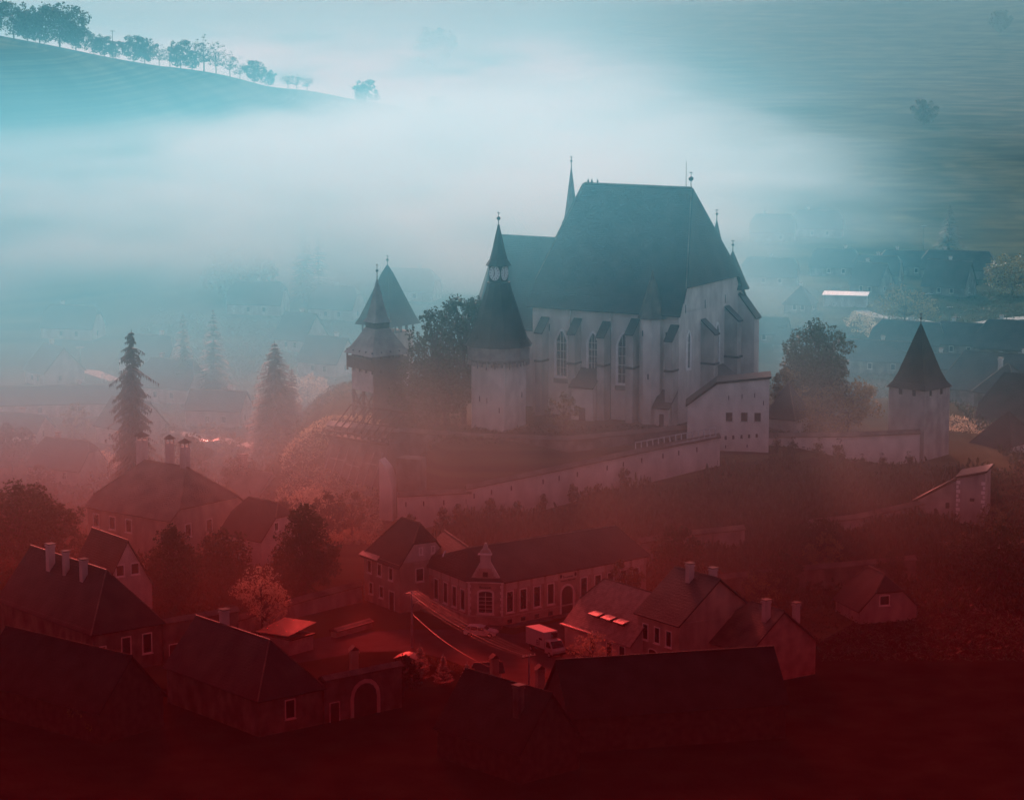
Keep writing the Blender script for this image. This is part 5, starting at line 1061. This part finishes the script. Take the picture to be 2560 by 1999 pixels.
growth('grass', [((70, 470), (86, 486)), ((52, 446), (66, 452))], 3000, DRY, 'patch of bright grass between the big round tree and the square tower', 'grass', .14, .6, 9)
growth('undergrowth', [((-75, 480), (-15, 560)), ((-90, 560), (-20, 700))], 26000, LEAFD, 'thin scrub and weeds of the left-hand village gardens', 'undergrowth', .14, .7, 10)
growth('undergrowth', [((60, 560), (140, 760)), ((70, 520), (130, 600))], 26000, LEAFD, 'thin scrub and weeds of the right-hand village gardens', 'undergrowth', .14, .7, 11)
growth('undergrowth', [((40, 352), (75, 400)), ((-75, 352), (-30, 395))], 16000, LEAFD, 'dark garden growth between the near houses', 'undergrowth', .12, .5, 12)
hb = MB(); pa, pb = G(1060, 1660, 0), G(1200, 1700, 0); rg = random.Random(3)
for i in range(2600):
    p = pa.lerp(pb, rg.random()) + Vector((rg.gauss(0, .25), rg.gauss(0, .25), 0)); leaf_quads(hb, p + Vector((0, 0, rg.uniform(.1, 1.2))), .15, 1, .09, rg)
tag(hb.build('hedge', LEAFL, fix=False), 'clipped hedge along the street behind the little spruces', 'hedge')

# narrow dark shrubs growing up against the castle walls
CL = [tree_mesh(3.6, .75, 201, LEAFD, clumps=26, per=34, leaf=.14, trunk_h=.03, shape='tall', clump_r=.45), tree_mesh(5.4, 1.3, 202, LEAFD, clumps=34, per=40, leaf=.17, trunk_h=.03, shape='tall', clump_r=.4)]
wp = [gp(995, 1240, 9.0), gp(1178, 1231, 9.2), gp(1340, 1186, 11.6), gp(1500, 1152, 12.9), gp(1640, 1122, 14.2), gp(1800, 1092, 15.4)]
names_ = ['first narrow dark shrub against the low castle wall, next to the tall buttress', 'second narrow shrub against the low castle wall', 'third narrow shrub where the low castle wall meets the long one', 'fourth narrow shrub from the buttress along the long curtain wall', 'fifth narrow shrub from the buttress along the long curtain wall', 'sixth narrow shrub from the buttress along the long curtain wall', 'seventh narrow shrub before the small wall turret', 'narrow shrub nearest the white gatehouse on the long curtain wall']
pr_ = None
for i, px in enumerate((1025, 1108, 1142, 1222, 1288, 1352, 1428, 1560)):
    x = 0; 
    for (xa, ya, za), (xb, yb, zb_) in zip(wp, wp[1:]):
        for q in range(40):
            t0 = q / 40; xx, yy = lerp(xa, xb, t0), lerp(ya, yb, t0)
            if abs(xx / (yy * math.cos(R(PITCH)) + 80 * math.sin(R(PITCH))) * FPX + 1280 - px) < 5: x, y = xx, yy - .6
    if not x: continue
    if pr_ is None: pr_ = plant('wall_shrub', CL[0], Vector((x, y, 0)), names_[i], 'shrub', group='narrow shrubs along the curtain wall')
    else: o = copy_tree(pr_); o.location = (x, y, hgt(x, y) - .1); s_ = .8 + .3 * ((i * 5) % 4) / 3; o.scale = (s_, s_, s_); o.rotation_euler = (0, 0, i); o['label'] = names_[i]
n2_ = ['tall ivy-like shrub just right of the white gatehouse', 'second tall shrub right of the white gatehouse', 'third tall shrub along the stained right-hand wall', 'fourth tall shrub along the stained right-hand wall', 'fifth tall shrub along the stained right-hand wall', 'tall shrub on the stained wall, last but one before the square tower', 'tall shrub on the stained wall nearest the square tower']
pr_ = None
for i, px in enumerate((1935, 1975, 2040, 2090, 2150, 2200, 2265)):
    p = G(px, 1160, 9.8)
    if pr_ is None: pr_ = plant('wall_shrub', CL[1], Vector((p.x, 437.5, 0)), n2_[i], 'shrub', .55, group='tall shrubs along the stained wall')
    else: o = copy_tree(pr_); o.location = (p.x, 437.5, hgt(p.x, 437.5) - .1); s_ = .45 + .3 * ((i * 5) % 4) / 3; o.scale = (s_, s_, s_); o.rotation_euler = (0, 0, i); o['label'] = n2_[i]

GT = [tree_mesh(7, 2.9, 301, LEAFD, clumps=70, per=42, leaf=.18, trunk_h=.1), tree_mesh(6, 2.4, 302, LEAFL, clumps=50, per=34, leaf=.16, trunk_h=.15)]
gpos = [(20, 1520, 0, 'garden tree by the left frame edge beside the chimney-row house'), (395, 1270, 1, 'light garden tree just behind the manor ridge'), (480, 1215, 0, 'garden tree between the manor chimneys and the bright bank'), (560, 1290, 1, 'light garden tree right of the manor'), (600, 1240, 0, 'garden tree above the broken-tile house'), (720, 1350, 0, 'garden tree at the foot of the grassy bank'), (820, 1340, 0, 'garden tree between bank and two-storey house'), (880, 1330, 1, 'light garden tree right above the two-storey house'), (100, 1240, 0, 'garden tree above the dark clump tree'), (190, 1110, 1, 'misty light garden tree left of the ragged spruce'), (430, 1140, 0, 'misty garden tree right of the ragged spruce foot'), (580, 1160, 1, 'misty light garden tree below the bright sheeting'),
 (1690, 1420, 0, 'garden tree behind the balcony house chimneys'), (1960, 1500, 0, 'dark garden tree beside the tent-gable house'), (2060, 1380, 1, 'light garden tree on the dark slope right of the garden wall'), (2230, 1350, 0, 'dark garden tree below the ruined outer wall'), (2420, 1420, 0, 'dark garden tree under the stone gatehouse'), (2500, 1330, 0, 'dark garden tree right of the stone gatehouse'), (2480, 1240, 1, 'light garden tree above the stone gatehouse corner'), (1560, 1340, 1, 'light garden tree behind the right end of the school'), (1900, 1260, 0, 'dark tree on the slope under the white gatehouse'), (2050, 1240, 0, 'dark tree on the slope under the stained wall'), (1700, 1240, 0, 'dark tree on the slope below the long curtain wall')]
pg = [None, None]
for i, (px, base, k, lab) in enumerate(gpos):
    z = 0
    for _ in range(6): p = G(px, base, z); z = hgt(p.x, p.y)
    s_ = .8 + .45 * ((i * 7) % 5) / 4
    if pg[k] is None: pg[k] = plant('garden_tree', GT[k], p, lab, 'tree', s_, i, 'garden trees')
    else: o = copy_tree(pg[k]); o.location = (p.x, p.y, hgt(p.x, p.y) - .1); o.scale = (s_, s_, s_ * (.85 + .3 * ((i * 3) % 4) / 3)); o.rotation_euler = (0, 0, i * 1.7); o['label'] = lab
growth('undergrowth', [((-95, 395), (-35, 480)), ((-75, 352), (-40, 395)), ((-60, 395), (-32, 425))], 30000, LEAFD, 'dark garden growth around the left-hand houses', 'undergrowth', .2, 1.3, 21)
growth('undergrowth', [((20, 380), (100, 402)), ((60, 400), (110, 440)), ((80, 440), (120, 500))], 30000, LEAFD, 'dark wild growth below the right-hand walls', 'undergrowth', .22, 1.6, 22)
